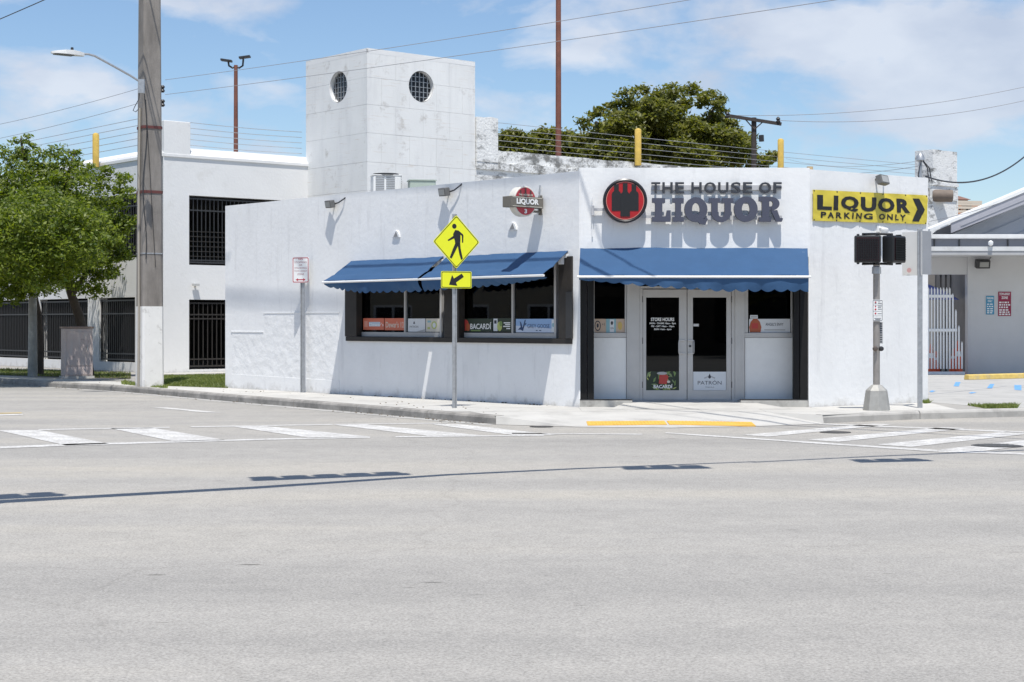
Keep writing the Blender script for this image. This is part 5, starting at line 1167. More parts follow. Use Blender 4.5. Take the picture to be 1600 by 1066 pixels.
# ------------------------------------------------------------------ concrete utility pole with street light
pc = G(230.5, 607); PF = Frame(pc.x - .21, pc.y + 1.2, 33)
U_ = Thing('utility_pole', 'massive square concrete pole with white painted foot at the kerb', 'utility pole', PF, (0, 0, 0))
def sq_taper(z0, z1, a0, a1):
    m_ = MB(); c_ = .05
    vs = []
    for z, a in ((z0, a0), (z1, a1)):
        h = a / 2; vs += [(-h + c_, -h, z), (h - c_, -h, z), (h, -h + c_, z), (h, h - c_, z), (h - c_, h, z), (-h + c_, h, z), (-h, h - c_, z), (-h, -h + c_, z)]
    m_.add(vs, [list(range(8))[::-1], list(range(8, 16))] + [(i, (i + 1) % 8, (i + 1) % 8 + 8, i + 8) for i in range(8)]); return m_
aw = lambda z: .56 - (.56 - .455) * z / 9.4
U_.part('painted_foot', sq_taper(-.1, 2.02, aw(0) + .012, aw(2) + .012), polew)
U_.part('shaft', sq_taper(2.022, 15, aw(2), aw(15)), polec)
for py in (190, 294): z = CZ + (HY - py) / F0 * 40.6; U_.part('strap', sq_taper(z - .035, z + .035, aw(z) + .03, aw(z) + .03), M('strap_brown', (.12, .035, .03), .6))
z = CZ + (HY - 393) / F0 * 40.6; U_.part('strap', sq_taper(z - .015, z + .015, aw(z) + .02, aw(z) + .02), galv)
h_ = lambda z: aw(z) / 2
U_.part('conduit', MB().tube([(-h_(z_) - .04, -.05 - .02 * math.sin(z_), z_) for z_ in [0 + .5 * k for k in range(15)]], .03, 8), M('conduit_beige', (.36, .33, .28), .6))
U_.part('cable', MB().tube([(-h_(z_) + .02 + .05 * math.sin(z_ * 2.2), -h_(z_) - .03, z_) for z_ in [3.2 + .3 * k for k in range(16)]], .012, 6), darkm)
U_.part('ground_wire', MB().tube([(-.2 + .06 * (7.2 - z_), -h_(z_) - .015, z_) for z_ in (7.2, 6, 5, 4, 3)], .009, 5), darkm)
for py in (125, 148): z = CZ + (HY - py) / F0 * 40.5; U_.part('insulator', MB().lathe([(.03, -.09), (.06, -.05), (.03, 0), (.06, .05), (.03, .09)], (h_(z) + .07, -.1, z), 10), darkm)
# street light: own thing, bolted to the pole; direction towards the street
A0 = P(219, 128, 40.55); nrm = Vector((-.80, -.6, 0)).normalized()
st = Thing('street_light', 'slim silver street light arm with flat lamp head on the concrete pole', 'street light', WORLD, tuple(A0))
def along_n(px, py, Dg=None):
    # point in the vertical plane through the arm
    k = (px - 800) / F0; s_ = (k * A0.y - A0.x) / (nrm.x - k * nrm.y); D = A0.y + nrm.y * s_; return Vector((k * D, D, CZ + (HY - py) / F0 * D))
arm = [along_n(*p) for p in ((222, 130), (205, 119), (180, 105), (158, 93), (148, 87.5), (138, 84.8), (128, 84.5))]
st.part('arm', MB().tube(arm, .026, 10), galv)
hd = along_n(105, 85); e0_, e1_ = along_n(131, 84.5), along_n(80, 84)
ang = math.atan2((e1_ - e0_).y, (e1_ - e0_).x); hf = Matrix.Rotation(ang, 3, 'Z'); L_ = (e1_ - e0_).length
mb = MB(); prof = [(0, .05, .05), (.15, .09, .07), (.35, .13, .085), (.6, .15, .07), (.85, .12, .04), (1, .03, .015)]; vs = []
for u, w_, t_ in prof:
    for dy, dz in ((-w_, -.03), (-w_ * .8, t_), (w_ * .8, t_), (w_, -.03)): vs.append(e0_ + hf @ Vector((u * L_, dy, dz - .03)))
fs = [(0, 1, 2, 3), tuple(20 + k for k in (3, 2, 1, 0))] + [(4 * i + k, 4 * i + 4 + k, 4 * i + 4 + (k + 1) % 4, 4 * i + (k + 1) % 4) for i in range(5) for k in range(4)]
mb.add(vs, fs); fixn(st.part('lamp_head', mb, M('lamp_white', (.62, .62, .6), .4, .1), bevel=.006))
st.part('lens', MB().obox(e0_ + hf @ Vector((L_ * .62, 0, -.07)), (L_ * .28, .1, .008), hf), M('lens_dark', (.1, .1, .11), .3))
st.part('photocell', MB().lathe([(.035, 0), (.035, .07), (.02, .08)], e0_ + hf @ Vector((L_ * .36, 0, .05)), 10), darkm)
st.part('bracket', MB().box(A0.x - .04, A0.x + .1, A0.y - .05, A0.y + .05, A0.z - .28, A0.z + .06), galv)
st.part('loop_wire', MB().tube([along_n(*p) for p in ((219, 137), (217, 155), (210, 168), (208, 173), (212, 175), (217, 170))], .01, 5), darkm)

# smaller pole in the tree's shade and the cabinet
p_ = G(51, 588.5); t = Thing('small_pole', 'slim grey round concrete pole rising into the street tree', 'pole', Frame(p_.x, p_.y, 0), (0, 0, 0))
t.part('shaft', MB().tube([(0, 0, -.05), (0, 0, 4.6)], [.15, .10], 12), M('grey_pole', (.33, .33, .31), .9, var=.2, vs=4, stain=((.55, .54, .5), 4, .55, .65, .6)))
p_ = G(121, 590.5); cf = Frame(p_.x, p_.y, 27); t = Thing('utility_cabinet', 'faded pink-beige metal utility cabinet with graffiti smears on the sidewalk', 'cabinet', cf, (0, 0, 0))
cabm = M('cabinet_beige', (.55, .46, .42), .6, var=.08, vs=3, stain=[((.55, .5, .47), 2.2, .52, .6, .6, (3, 3, .8)), ((.2, .14, .13), 3, .58, .66, .5)])
t.part('body', MB().box(-.42, .38, -.3, .3, .06, 1.44), cabm, bevel=.02); t.part('lid', MB().box(-.45, .41, -.33, .33, 1.443, 1.5), M('cabinet_top', (.3, .22, .18), .7, var=.2), bevel=.015)
t.part('plinth', MB().box(-.46, .42, -.34, .34, -.05, .058), concrete); t.part('door', MB().box(-.37, .33, -.318, -.302, .36, 1.36), cabm, bevel=.006); t.part('lower_panel', MB().box(-.37, .33, -.316, -.302, .1, .33), cabm, bevel=.006)
t.part('handle', MB().box(.2, .23, -.34, -.319, .8, .95), galv)

# ------------------------------------------------------------------ signs on posts
def u_post(t, x, y, z0, z1, m_=galv, w=.045):
    pr = [(-w / 2, 0), (-w / 2 + .012, 0), (-w / 2 + .016, .028), (w / 2 - .016, .028), (w / 2 - .012, 0), (w / 2, 0), (w / 2 - .008, .034), (-w / 2 + .008, .034)]
    mb = MB(); mb.slab([(x + a, y + b) for a, b in pr], z0, z1); return t.part('post', mb, m_)
def plate(poly_or_rect, y0, y1): return MB().prism(poly_or_rect, y0, y1)
def rrect(x0, x1, z0, z1, r, n=4):
    out = []
    for cx_, cz_, a0 in ((x0 + r, z0 + r, 180), (x1 - r, z0 + r, 270), (x1 - r, z1 - r, 0), (x0 + r, z1 - r, 90)):
        for k in range(n + 1): a = R(a0 + 90 * k / n); out.append((cx_ + r * math.cos(a), cz_ + r * math.sin(a)))
    return out
def ringpoly(outer, inner, y):
    n_ = len(outer); mb = MB(); mb.add([(x, y, z) for x, z in outer] + [(x, y, z) for x, z in inner], [(i, (i + 1) % n_, (i + 1) % n_ + n_, i + n_) for i in range(n_)]); return mb
# no stopping sign
p_ = G(472.5, 613.5); nf = Frame(p_.x, p_.y, -22); t = Thing('no_stopping_sign', 'white tow-away sign with red border and double arrow on a steel post', 'sign', nf, (0, 0, 0))
u_post(t, 0, .0, -.05, 3.1, w=.11)
z0, z1 = CZ + (HY - 442) / F0 * p_.y, CZ + (HY - 402) / F0 * p_.y; hw = .215; cxs = -.04
t.part('plate', plate(rrect(cxs - hw, cxs + hw, z0, z1, .03), -.012, -.004), white)
t.part('border', ringpoly(rrect(cxs - hw + .008, cxs + hw - .008, z0 + .008, z1 - .008, .028), rrect(cxs - hw + .026, cxs + hw - .026, z0 + .026, z1 - .026, .018), -.0135), redm)
Hs = z1 - z0
for tx, a, b, w_ in (('NO', .885, .955, .055), ('STOPPING', .765, .835, .16), ('OR', .66, .725, .045), ('STANDING', .545, .61, .16), ('TOW AWAY', .425, .49, .17), ('ZONE', .30, .37, .09)):
    t.part('lettering', MB().text(tx, cxs - w_, cxs + w_, z0 + Hs * a, z0 + Hs * b, -.0135, 0, .01), redm if tx == 'NO' else M('faded_red', (.42, .22, .24), .6))
ay = z0 + Hs * .12; t.part('arrow', MB().prism([(cxs - .13, ay), (cxs - .07, ay - .035), (cxs - .07, ay - .012), (cxs + .07, ay - .012), (cxs + .07, ay - .035), (cxs + .13, ay), (cxs + .07, ay + .035), (cxs + .07, ay + .012), (cxs - .07, ay + .012), (cxs - .07, ay + .035)], -.0135, -.0125), redm)
# pedestrian crossing sign
p_ = G(710.5, 638); xf = Frame(p_.x, p_.y, 24); t = Thing('crossing_sign', 'yellow-green diamond pedestrian crossing sign with arrow plaque on a steel post', 'sign', xf, (0, 0, 0))
u_post(t, 0, .0, -.05, 3.65, w=.09)
z_ = lambda py: CZ + (HY - py) / F0 * p_.y
zc_, hd_ = z_(378), .505; cxs = .03; hw_ = .475
dm = [(cxs, zc_ - hd_), (cxs + hw_, zc_), (cxs, zc_ + hd_), (cxs - hw_, zc_)]
def rounddiam(s_):
    out = []
    for k in range(4):
        a, b, c = Vector(dm[k - 1]), Vector(dm[k]), Vector(dm[(k + 1) % 4]); ctr = Vector((cxs, zc_))
        for q_ in ((b - (b - a).normalized() * .035), b - (b - (a + c) / 2).normalized() * .012, (b + (c - b).normalized() * .035)): out.append(tuple(ctr + (q_ - ctr) * s_))
    return out
t.part('diamond_plate', plate(rounddiam(1), -.012, -.004), yel, label='yellow-green diamond plate')
t.part('border', ringpoly(rounddiam(.965), rounddiam(.93), -.0135), black)
# walking figure, traced as a pictogram: coordinates from the sign face (u right, v up, in sign half-diagonals)
sx = lambda u: cxs + (u - 415) / 275 * hw_
sz = lambda v: zc_ - (v - 443) / 320 * hd_
def pict(pts): t.part('pictogram', MB().add([(sx(u), -.0135, sz(v)) for u, v in pts], [list(range(len(pts)))[::-1]]), black)
pict([(390 + 26 * math.cos(a), 258 + 30 * math.sin(a)) for a in [k * math.pi / 8 for k in range(16)]])
pict([(400, 302), (440, 308), (492, 352), (498, 372), (478, 372), (462, 356), (462, 420), (458, 470), (400, 470), (396, 430), (378, 378), (376, 350)])
pict([(478, 370), (498, 370), (494, 452), (480, 452)]); pict([(380, 372), (392, 400), (322, 436), (310, 424)])
pict([(400, 462), (438, 466), (424, 510), (358, 645), (336, 630), (372, 530)]); pict([(425, 466), (460, 462), (464, 520), (490, 645), (470, 658), (448, 590)])
zp0, zp1 = z_(450.5), z_(424); t.part('plaque', plate(rrect(cxs - .31, cxs + .31, zp0, zp1, .03), -.012, -.004), yel)
t.part('border', ringpoly(rrect(cxs - .30, cxs + .30, zp0 + .01, zp1 - .01, .028), rrect(cxs - .288, cxs + .288, zp0 + .022, zp1 - .022, .02), -.0135), black)
ax0, az0 = cxs, (zp0 + zp1) / 2; k_ = .62 / 330
arrow_pts = [(325, 935), (415, 945), (400, 912), (485, 855), (462, 822), (378, 872), (358, 836)]
t.part('arrow', MB().add([(ax0 + (u - 405) * k_, -.0135, az0 - (v - 884) * k_) for u, v in arrow_pts], [list(range(7))]), black)
# signs seen from behind, right
p_ = G(1437.5, 637.5); bf = Frame(p_.x, p_.y, 0); t = Thing('sign_back', 'bare grey backs of two V-mounted sign plates on a steel post at the shop end', 'sign', bf, (0, 0, 0))
t.part('post', MB().box(-.045, .045, -.02, .03, -.05, 3.38), galv, bevel=.006)
s_ = 31.5 / F0
zt_, zb_ = CZ + (HY - 361) * s_, CZ + (HY - 429) * s_
t.part('plate', MB().obox((.13, .10, (zt_ + zb_) / 2), (.2, .004, (zt_ - zb_) / 2), Matrix.Rotation(R(45), 3, 'Z')), M('plate_grey', (.36, .365, .38), .6, .3, var=.05))
t.part('plate', MB().obox((-.125, .10, (zt_ + zb_) / 2 - .02), (.2, .004, (zt_ - zb_) / 2), Matrix.Rotation(R(-38), 3, 'Z')), M('plate_pale', (.66, .65, .62), .5, var=.03), label='pale sign plate with a faint red mark')
mb = MB().lathe([(.045, -.001), (.045, .0)], (0, 0, 0), 14, 'y'); rot = Matrix.Rotation(R(-38), 3, 'Z'); mb.v = [tuple(Vector((-.18, .10, 2.6)) + rot @ (Vector(v) + Vector((0, -.006, 0)))) for v in mb.v]
t.part('red_mark', mb, M('faded_mark', (.6, .35, .33), .6))
# pedestrian signal
p_ = G(1369.5, 641); sf = Frame(p_.x, p_.y, 0); t = Thing('pedestrian_signal', 'pedestrian signal pole with two black heads and a cast aluminium base', 'traffic signal', sf, (0, 0, 0))
zz = lambda py: CZ + (HY - py) / F0 * p_.y
sc = p_.y / F0
cast = M('cast_aluminium', (.40, .39, .36), .6, .4, var=.12, vs=7, bump=.3, bs=30, bdist=.004)
polem = M('pole_steel', (.36, .33, .30), .5, .6, var=.25, vs=4)
t.part('base', MB().lathe([(.255, -.03), (.25, .02), (.20, .36), (.185, .38), (.10, .46), (.075, .47)], (0, 0, 0), 8), cast).data.shade_flat()
t.part('pole', MB().tube([(0, 0, .4), (0, 0, zz(414))], .062, 14), polem)
t.part('collar', MB().lathe([(.085, 0), (.085, .12), (.06, .14)], (0, 0, zz(428)), 14), galv)
def ped_head(cx_, cy_, ang_, w_, lab=None):
    rot = Matrix.Rotation(R(ang_), 3, 'Z'); c_ = Vector((cx_, cy_, (zz(369) + zz(411)) / 2)); hh = (zz(369) - zz(411)) / 2
    hb = M('signal_black', (.012, .013, .014), .45)
    o = t.part('signal_head', MB().obox(c_, (w_ / 2, .12, hh), rot), hb, bevel=.03, label=lab)
    g_ = MB()
    for k in range(1, 10):
        u = -w_ / 2 + .03 + (w_ - .06) * k / 10; g_.obox(c_ + rot @ Vector((u, -.135, 0)), (.003, .014, hh - .04), rot)
        v = -hh + .03 + (2 * hh - .06) * k / 10; g_.obox(c_ + rot @ Vector((0, -.131, v)), (w_ / 2 - .04, .012, .003), rot)
    t.part('louvre_screen', g_, hb, o, kind='stuff')
    t.part('lens', MB().obox(c_ + rot @ Vector((0, -.121, 0)), (w_ / 2 - .035, .002, hh - .035), rot), M('signal_lens', (.035, .008, .01), .3), o)
    for k in (-1, 1):
        for v in (-1, 1): t.part('lug', MB().obox(c_ + rot @ Vector((k * w_ * .36, 0, v * (hh + .012))), (.022, .05, .016), rot), hb, o)
ped_head((1352.5 - 1369.5) * sc, -.16, -8, .47); ped_head((1396 - 1369.5) * sc, -.05, 48, .46)
for z in (zz(366.5), zz(413)): t.part('bracket', MB().tube([(-.28, -.1, z), (-.05, 0, z + .01), (.1, .02, z + .01), (.3, -.02, z)], .022, 8), M('signal_black', (.012, .013, .014), .45))
t.part('instruction_plate', plate(rrect((1361.5 - 1369.5) * sc, (1378 - 1369.5) * sc, zz(502), zz(468.5), .02), -.085, -.078), white)
pxs = lambda p: (p - 1369.5) * sc
mb = ringpoly(rrect(pxs(1362.3), pxs(1377.2), zz(501.2), zz(469.3), .016), rrect(pxs(1363), pxs(1376.5), zz(500.5), zz(470), .012), -.087); t.part('border', mb, ink)
mb = MB()
for py, xs_ in ((471.5, ((1365, 1368), (1370, 1374))), (474, ((1365, 1368), (1370, 1376))), (478, ((1370, 1376),)), (480.5, ((1370, 1375),)), (483, ((1370, 1376),)), (490, ((1369.5, 1376),)), (497, ((1364.5, 1375),)), (499, ((1366, 1374),))):
    for a, b in xs_: mb.box(pxs(a), pxs(b), -.0875, -.0865, zz(py + .8), zz(py))
for py in (476.6, 486.5, 493.5): mb.box(pxs(1363), pxs(1376.5), -.0875, -.0865, zz(py + .3), zz(py))
t.part('small_print', mb, ink)
mb = MB()
for py, r_ in ((472.5, .015), (479, .014), (483.6, .018), (490, .017)): mb.lathe([(r_, -.089), (r_, -.0885)], (pxs(1366.4), 0, zz(py)), 10, 'y')
t.part('symbol', mb, redm)
t.part('side_plate', MB().box(pxs(1374), pxs(1379.5), .0, .006, zz(537), zz(503)), M('grey_plate', (.45, .45, .44), .6, var=.1))
mb = MB()
for k in range(9): mb.box(pxs(1375), pxs(1378.5), -.004, -.0005, zz(535 - k * 3.5), zz(533.5 - k * 3.5))
t.part('side_print', mb, ink)
for x_, y_, a_ in ((pxs(1365.5), -.08, 0), (pxs(1376), -.02, 60)):
    t.part('push_button', MB().lathe([(.045, 0), (.045, -.05), (.03, -.07), (.012, -.075)][::-1], (x_, y_, zz(545)), 12, 'y'), darkm if a_ else M('button_bronze', (.15, .12, .1), .4, .5))

# ------------------------------------------------------------------ trees
def tree(name, label, base, trunk, limbs, lobes, n, size, m_, seed, trunk_r=.2, flat=.75):
    random.seed(seed); rng = np.random.default_rng(seed)
    t = Thing(name, label, 'tree', WORLD, base)
    t.part('trunk', MB().tube([Vector(p) for p in trunk], [trunk_r * (1 - .45 * i / (len(trunk) - 1)) for i in range(len(trunk))], 10), barkm)
    for l in limbs: t.part('limb', MB().tube([Vector(p) for p in l], [trunk_r * .5 * (1 - .75 * i / (len(l) - 1)) for i in range(len(l))], 7), barkm)
    vol = np.array([l[3] ** 2 for l in lobes]); vol = vol / vol.sum(); Vv = []
    for (cx_, cy_, cz_, r_), f_ in zip(lobes, vol):
        m = max(1, int(n * f_)); per = 34; nc = max(3, m // per)
        d = rng.normal(size=(nc, 3)); d /= np.linalg.norm(d, axis=1)[:, None]
        rad = r_ * (.45 + .58 * rng.random(nc) ** .45)
        cc_ = np.array([cx_, cy_, cz_]) + d * rad[:, None] * np.array([1, 1, flat])
        cs = r_ * .085 + .10 * size * 10 * .9
        c = np.repeat(cc_, per, 0) + rng.normal(size=(nc * per, 3)) * np.array([cs, cs, cs * .55])
        nrm_ = rng.normal(size=c.shape) * .6 + np.array([0, -.25, .8]); nrm_ /= np.linalg.norm(nrm_, axis=1)[:, None]
        a = np.cross(nrm_, rng.normal(size=c.shape)); a /= np.linalg.norm(a, axis=1)[:, None]; b = np.cross(nrm_, a)
        s_ = size * (.65 + .7 * rng.random(len(c)))[:, None]
        Vv.append(np.stack([c - a * s_, c - b * s_ * .48, c + a * s_, c + b * s_ * .48], 1))
    V = np.concatenate(Vv).reshape(-1, 3) - np.array(base); k = len(V) // 4
    me = bpy.data.meshes.new('crown'); me.vertices.add(len(V)); me.vertices.foreach_set('co', V.ravel()); me.loops.add(4 * k); me.loops.foreach_set('vertex_index', np.arange(4 * k)); me.polygons.add(k); me.polygons.foreach_set('loop_start', np.arange(0, 4 * k, 4)); me.polygons.foreach_set('loop_total', np.full(k, 4)); me.update(calc_edges=True); me.materials.append(m_)
    o = bpy.data.objects.new('crown', me); col.objects.link(o); o.parent = t.o; o['kind'] = 'stuff'
    return t
def LP(px, py, D, rpx): w_ = P(px, py, D); return (w_.x, w_.y, w_.z, rpx * D / F0)
tb_ = G(133, 589)
lob = [LP(60, 300, 49, 68), LP(115, 310, 48.6, 62), LP(10, 320, 49, 72), LP(-60, 330, 49.5, 75), LP(150, 340, 49, 52), LP(100, 380, 48.2, 70), LP(40, 390, 48.5, 70), LP(-30, 400, 49, 70),
       LP(170, 375, 49, 40), LP(182, 285, 49.3, 24), LP(196, 310, 49, 20), LP(45, 250, 49, 34), LP(20, 235, 49, 22), LP(90, 255, 49, 34), LP(128, 262, 49.2, 18), LP(40, 222, 49, 13), LP(118, 236, 49.3, 9), LP(130, 428, 48.6, 42),
       LP(60, 425, 48.6, 48), LP(0, 440, 48.6, 48), LP(165, 420, 49, 26), LP(200, 345, 49.3, 18), LP(158, 272, 49.2, 18), LP(190, 395, 49.4, 22), LP(70, 340, 47.6, 60), LP(15, 465, 48.7, 24), LP(150, 455, 48.8, 16), LP(-100, 300, 50, 70),
       LP(60, 330, 53.5, 66), LP(120, 350, 54, 58), LP(0, 350, 54, 70), LP(90, 400, 55, 55), LP(20, 420, 55.5, 55), LP(150, 400, 53, 34), LP(60, 350, 45.5, 75), LP(100, 380, 45.3, 62), LP(10, 380, 45, 75), LP(-50, 380, 45.5, 80), LP(130, 360, 46, 50), LP(70, 420, 45, 48)]
tw = [(tb_.x, 50, -.05), tuple(P(131, 530, 50)), tuple(P(124, 495, 49.8)), tuple(P(112, 462, 49.5)), tuple(P(100, 425, 49.3)), tuple(P(85, 370, 49))]
lm = [[P(112, 462, 49.5), P(140, 420, 49.3), P(165, 380, 49.2), P(185, 330, 49.2)], [P(100, 425, 49.3), P(60, 380, 49), P(20, 340, 49)], [P(85, 370, 49), P(95, 310, 49), P(110, 260, 49.1), P(118, 236, 49.3)], [P(85, 370, 49), P(55, 300, 49), P(35, 235, 49), P(33, 215, 49)]]
tree('street_tree', 'leafy bright green street tree over the utility cabinet', (tb_.x, 50, 0), tw, lm, lob, 95000, .062, leafm, 11, .17)
sb = G(62, 586); t = Thing('tree_stem', 'second slim dark tree stem just right of the slim concrete pole', 'tree', WORLD, (sb.x, sb.y, 0))
t.part('trunk', MB().tube([(sb.x, sb.y, -.05), tuple(P(63, 540, sb.y)), tuple(P(60, 490, sb.y)), tuple(P(48, 430, sb.y - .5))], [.13, .11, .1, .07], 8), barkm)
DB = 84
random.seed(31)
lob = []
outline = [(912, 186), (905, 215), (930, 172), (958, 166), (975, 148), (1000, 136), (1024, 150), (1040, 140), (1056, 134), (1080, 132), (1098, 150), (1112, 148), (1126, 160), (1108, 178), (1128, 186), (1138, 205), (1160, 212), (1176, 226), (1200, 238), (1186, 250), (950, 190), (1072, 152), (1012, 158), (992, 165)]
for px, py in outline: lob.append(LP(px, py + 6, DB + random.uniform(-2, 2), random.uniform(11, 17)))
for k in range(64):
    u = random.uniform(-1, 1); px = 1040 + u * 122; top_ = 156 + 60 * abs(u) ** 1.8; py = random.uniform(top_ + 8, 262)
    lob.append(LP(px, py, DB + random.uniform(-4, 4), random.uniform(17, 27)))
bt = P(1040, 500, DB); bt.z = 0
tree('shade_tree', 'large dense green tree rising behind the weathered parapet', tuple(bt), [bt, P(1040, 330, DB), P(1035, 260, DB), P(1030, 210, DB)], [[P(1035, 260, DB), P(980, 220, DB), P(930, 190, DB)], [P(1035, 260, DB), P(1090, 220, DB), P(1120, 160, DB)]], lob, 64000, .12, leafm2, 21, .4)
bt = P(850, 500, DB + 3); bt.z = 0
tree('small_tree', 'lower green tree crossed by the tall brown pole', tuple(bt), [bt, P(850, 300, DB + 3), P(852, 240, DB + 3)], [], [LP(852, 215, DB + 3, 20), LP(880, 222, DB + 3, 22), LP(840, 235, DB + 3, 26), LP(900, 235, DB + 3, 26), LP(870, 240, DB + 3, 28)], 14000, .125, leafm2, 22, .22)
bt = P(800, 500, DB + 1); bt.z = 0
tree('small_tree', 'small green treetop beside the tower parapet block', tuple(bt), [bt, P(800, 300, DB + 1), P(800, 235, DB + 1)], [], [LP(800, 215, DB + 1, 15), LP(815, 222, DB + 1, 15), LP(790, 226, DB + 1, 14), LP(808, 236, DB + 1, 18)], 7000, .125, leafm2, 23, .2)

# ------------------------------------------------------------------ far utility pole and overhead wires
up = P(1178, 500, 78); UF = Frame(up.x, up.y, 0); t = Thing('far_utility_pole', 'dark wooden utility pole with crossarm behind the large tree', 'utility pole', UF, (0, 0, 0))
fz_ = lambda py: CZ + (HY - py) / F0 * 78
sx_ = 78 / F0
t.part('pole', MB().tube([(0, 0, 0), (0, 0, fz_(184))], [.17, .12], 10), wood)
t.part('crossarm', MB().obox((0, -.15, fz_(188)), (1.28, .05, .075), Matrix.Rotation(R(9), 3, 'Y')), wood)
for dx, py in ((-42, 182), (37, 190)): t.part('insulator', MB().lathe([(.05, -.1), (.12, -.02), (.06, .03), (.11, .1), (.04, .2)], (dx * sx_, -.15, fz_(py)), 10), darkm)
for s_ in (-1, 1): t.part('brace', MB().tube([(s_ * .45, -.17, fz_(188) - s_ * .05), (0, -.14, fz_(203))], .03, 6), wood)
t.part('fuse', MB().tube([(10.5 * sx_, -.2, fz_(212)), (11 * sx_, -.2, fz_(222))], .12, 8), darkm)
def wire(label, pts, r, sag, grp='overhead utility wires', m_=None, n=24):
    a, b = Vector(pts[0]), Vector(pts[1]); q = [a.lerp(b, i / n) - Vector((0, 0, sag * 4 * (i / n) * (1 - i / n))) for i in range(n + 1)]
    o = single('overhead_wire', MB().tube(q, r, 5), m_ or darkm, label, 'wire', WORLD, tuple(a), grp); return o
wgrey = M('wire_grey', (.26, .26, .27), .6)
uS = Vector((.6616, -.7499, 0)); p0 = Vector((-8.9, 40.5, 0))
def on_street(s_, z, off=0.): v = p0 + uS * s_ + Vector((-.75, -.66, 0)) * off; v.z = z; return v
def on_px(px, py, off=0.):
    k = (px - 800) / F0; o_ = p0 + Vector((-.75, -.66, 0)) * off; s_ = (k * o_.y - o_.x) / (uS.x - k * uS.y); v = o_ + uS * s_; v.z = CZ + (HY - py) / F0 * v.y; return v
for py0, (qx, qy), (lx_, ly), lab in ((125, (1000, 2), (0, 189), 'upper'), (148, (1215, 2), (0, 211), 'lower')):
    a, b = on_px(258, py0), on_px(qx, qy); c = a + (b - a) * 1.7
    wire('%s of two thin wires running right from the concrete pole across the tower' % lab, (a, c), .006, .12, m_=wgrey)
    a2, b2 = on_px(222, py0 + 12), on_px(lx_, ly); wire('%s of two thin wires running left from the concrete pole' % lab, (a2, a2 + (b2 - a2) * 1.6), .006, .1, m_=wgrey)
a, b = on_px(60, 0), on_px(0, 26); d_ = (a - b)
wire('black cable crossing the upper left corner of the sky', (b - d_ * 3, a + Vector((6, -6.8, .5))), .014, .1)
for z, off, nm in ((10.6, .1, 'lowest'), (11.2, .3, 'middle'), (11.8, -.2, 'highest')):
    wire('%s of three high cables along the street above the shop wall' % nm, (on_street(-1, z, off), on_street(26, z - .6, off)), .02, .25)
wire('thin wire from the far pole to the right edge, upper', ((-42 * sx_ + up.x, 77.8, fz_(181)), tuple(P(1640, 127, 80))), .013, .5, m_=wgrey)
wire('thin wire from the far pole to the right edge, lower', ((37 * sx_ + up.x, 77.8, fz_(189)), tuple(P(1640, 148, 80))), .013, .5, m_=wgrey)
ms = FR.w(mx_ + .05, .5, 4.62)
wire('thick black service cable drooping from the roof mast to the right edge', (ms, tuple(P(1625, 222, 40))), .018, .45)
wire('thin wire above the gabled roof to the right edge', (tuple(P(1452, 346, 45)), tuple(P(1640, 287, 40))), .007, .1, m_=wgrey)
for dy in (0, 1): wire(('upper' if dy else 'lower') + ' thin wire from the right parapet post to the roof mast', (tuple(P(1228, 262 - dy * 14, 62)), FR.w(mx_, .55, 4.85 + dy * .1)), .005, .2, m_=wgrey)

# ------------------------------------------------------------------ across the road, behind the viewer: what the shop glass mirrors
of = Frame(0, -26, 180); t = Thing('opposite_shop', 'long low brown shop building across the road, mirrored in the door glass', 'building', of, (0, 0, 0))
t.part('wall', MB().wall(-40, 34, RZ, 5.2, 0, .3, [(-30 + k * 7.5, -26 + k * 7.5, .5, 3.0) for k in range(8)]), M('brown_render', (.14, .115, .09), .9, var=.1, vs=1))
t.part('roof', MB().box(-40.2, 34.2, -.3, 9, 5.21, 5.4), M('roof_felt', (.55, .54, .52), .9))
for k in range(8): t.part('window', MB().box(-30 + k * 7.5, -26 + k * 7.5, .15, .18, .5, 3.0), MATS['dark_window'])
hx = MB(); random.seed(4)
for px_ in (-34, -12, 4, 19, 31):
    bt = of.w(px_, -5, 0); tree('opposite_tree', 'round dark tree before the brown shop, %s of five' % {-34: 'first', -12: 'second', 4: 'third', 19: 'fourth', 31: 'fifth'}[px_], tuple(bt), [bt, bt + Vector((0, 0, 1.5)), bt + Vector((.2, 0, 3))], [], [(bt.x, bt.y, 4.6, 2.2), (bt.x + 1.2, bt.y, 4.2, 1.5), (bt.x - 1.1, bt.y, 5.2, 1.5)], 5000, .14, leafm2, int(px_ + 50), .2)

lf = Frame(-40, 22, 108); t = Thing('beige_house', 'beige two storey building down the main street, mirrored in the street windows', 'building', lf, (0, 0, 0))
op = [(-6 + k * 4.2, -3.8 + k * 4.2, z_, z_ + 1.5) for k in range(11) for z_ in (1.0, 4.2)]
t.part('wall', MB().wall(-10, 44, RZ, 7, 0, .3, op), M('beige_render', (.46, .40, .30), .9, var=.06, vs=1)); t.part('roof', MB().box(-10.4, 44.4, -.6, 9, 7.01, 7.2), M('roof_brown', (.2, .13, .1), .9))
for a_, b_, c_, d_ in op: w__ = t.part('window', MB().box(a_, b_, .18, .2, c_, d_), MATS['dark_window']); t.part('frame', MB().wall(a_, b_, c_, d_, .05, .12, [(a_ + .12, (a_ + b_) / 2 - .05, c_ + .12, d_ - .12), ((a_ + b_) / 2 + .05, b_ - .12, c_ + .12, d_ - .12)]), whitep, w__)

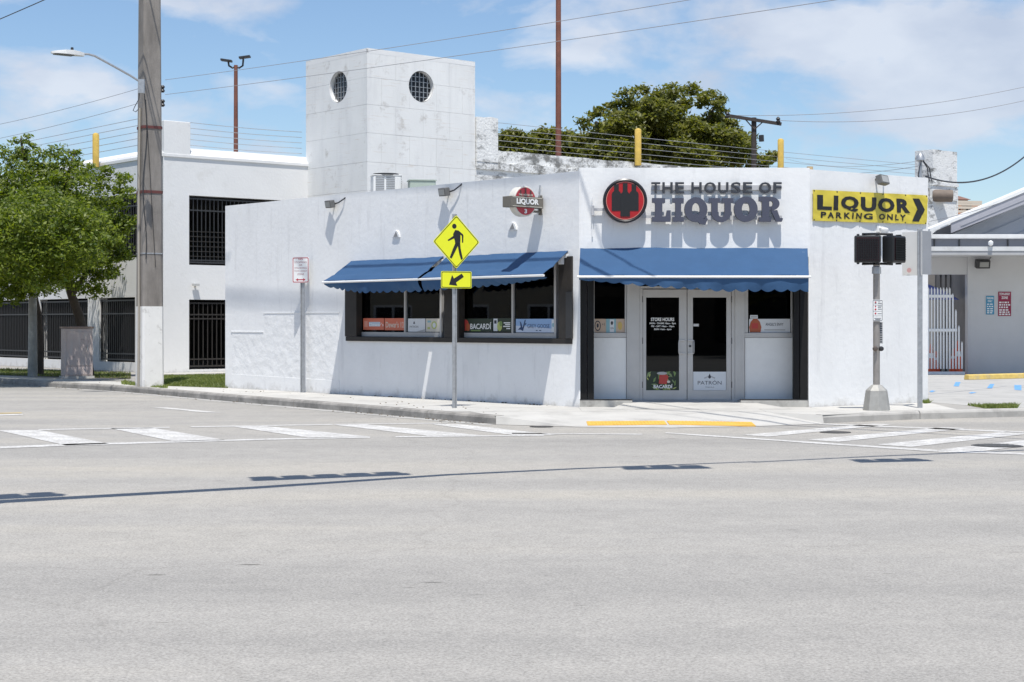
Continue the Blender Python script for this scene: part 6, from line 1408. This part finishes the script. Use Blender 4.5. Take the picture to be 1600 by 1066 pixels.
# litter and grit along the gutter and on the sidewalk
lt = MB(); random.seed(12)
for k in range(170):
    i = random.randrange(2, len(KP) - 1); p_ = KP[i].lerp(KP[i + 1], random.random()); q_ = p_ + Vector((-.78, -.62, 0)) * abs(random.gauss(.04, .16)) if random.random() < .75 else p_ + Vector((.78, .62, 0)) * random.uniform(.2, 1.6)
    z = (RZ + .006) if (q_ - p_).y < 0 else .004; s_ = random.uniform(.005, .018); lt.obox((q_.x, q_.y, z + s_ * .25), (s_, s_ * .6, s_ * .3), Matrix.Rotation(random.random() * 3, 3, 'Z'))
o = bpy.data.objects.new('litter', lt.mesh('litter', M('dead_leaf', (.17, .12, .07), .9, var=.4, vs=8))); col.objects.link(o); props(o, 'dead leaves and grit along the gutter and sidewalk', 'litter', kind='stuff')

# ------------------------------------------------------------------ signal mast arms over the junction (above the picture; their shadows cross the road)
def over(px, py, h):
    g_ = G(px, py, RZ); return Vector((g_.x + SV.x / SV.z * (h - RZ), g_.y + SV.y / SV.z * (h - RZ), h))
HA = 6.3
pA = [over(-260, 812, HA), over(0, 784, HA), over(400, 762, HA), over(700, 742, HA), over(900, 732.5, HA), over(1180, 721.5, HA)]
t = Thing('mast_arm', 'tapering steel signal mast arm over the road, seen by its long shadow', 'mast arm', WORLD, tuple(pA[0]))
t.part('arm', MB().tube(pA, [.17, .155, .12, .09, .07, .04], 10), galv)
pB = [over(1175, 722.5, HA), over(1360, 713.5, HA), over(1600, 703.5, HA), over(1800, 695, HA)]
t = Thing('span_cable', 'span cable with signal over the right of the junction, seen by its shadow', 'cable', WORLD, tuple(pB[0])); t.part('cable', MB().tube(pB, [.045, .05, .06, .06], 8), galv)
def hsignal(label, pa, pb, n_, ht):
    a, b = over(*pa, ht), over(*pb, ht); d_ = (b - a); L_ = d_.length; fr_ = Frame(a.x, a.y, math.degrees(math.atan2(d_.y, d_.x)))
    t = Thing('traffic_signal', label, 'traffic signal', fr_, (0, 0, ht), 'horizontal traffic signals over the junction')
    t.part('housing', MB().box(0, L_, -.06, .1, ht - .17, ht + .17), M('signal_black', (.012, .013, .014), .45), bevel=.02)
    for k in range(n_):
        cx_ = L_ * (k + .5) / n_; r_ = L_ / n_ * .44
        t.part('visor', MB().lathe([(r_, .1), (r_ * .96, .34)], (cx_, 0, ht), 16, 'y'), M('signal_black', (.012, .013, .014), .45))
        t.part('lens', MB().lathe([(r_ * .8, .1), (r_ * .8, .11)], (cx_, 0, ht), 16, 'y'), M(['lens_red', 'lens_amber', 'lens_green'][min(2, k)], [(.3, .02, .02), (.35, .18, .02), (.02, .2, .12)][min(2, k)], .3))
hsignal('five-lamp horizontal signal whose scalloped shadow lies on the road before the crossing sign', (395, 750.5), (640, 741), 5, HA)
hsignal('horizontal signal whose shadow lies at the left edge of the road', (-60, 782), (100, 773.5), 3, HA)
hsignal('small horizontal signal whose shadow lies on the road before the doors', (975, 733), (1110, 731), 3, HA)
hsignal('small horizontal signal whose shadow lies on the road before the signal pole', (1340, 722), (1455, 719.5), 3, HA)
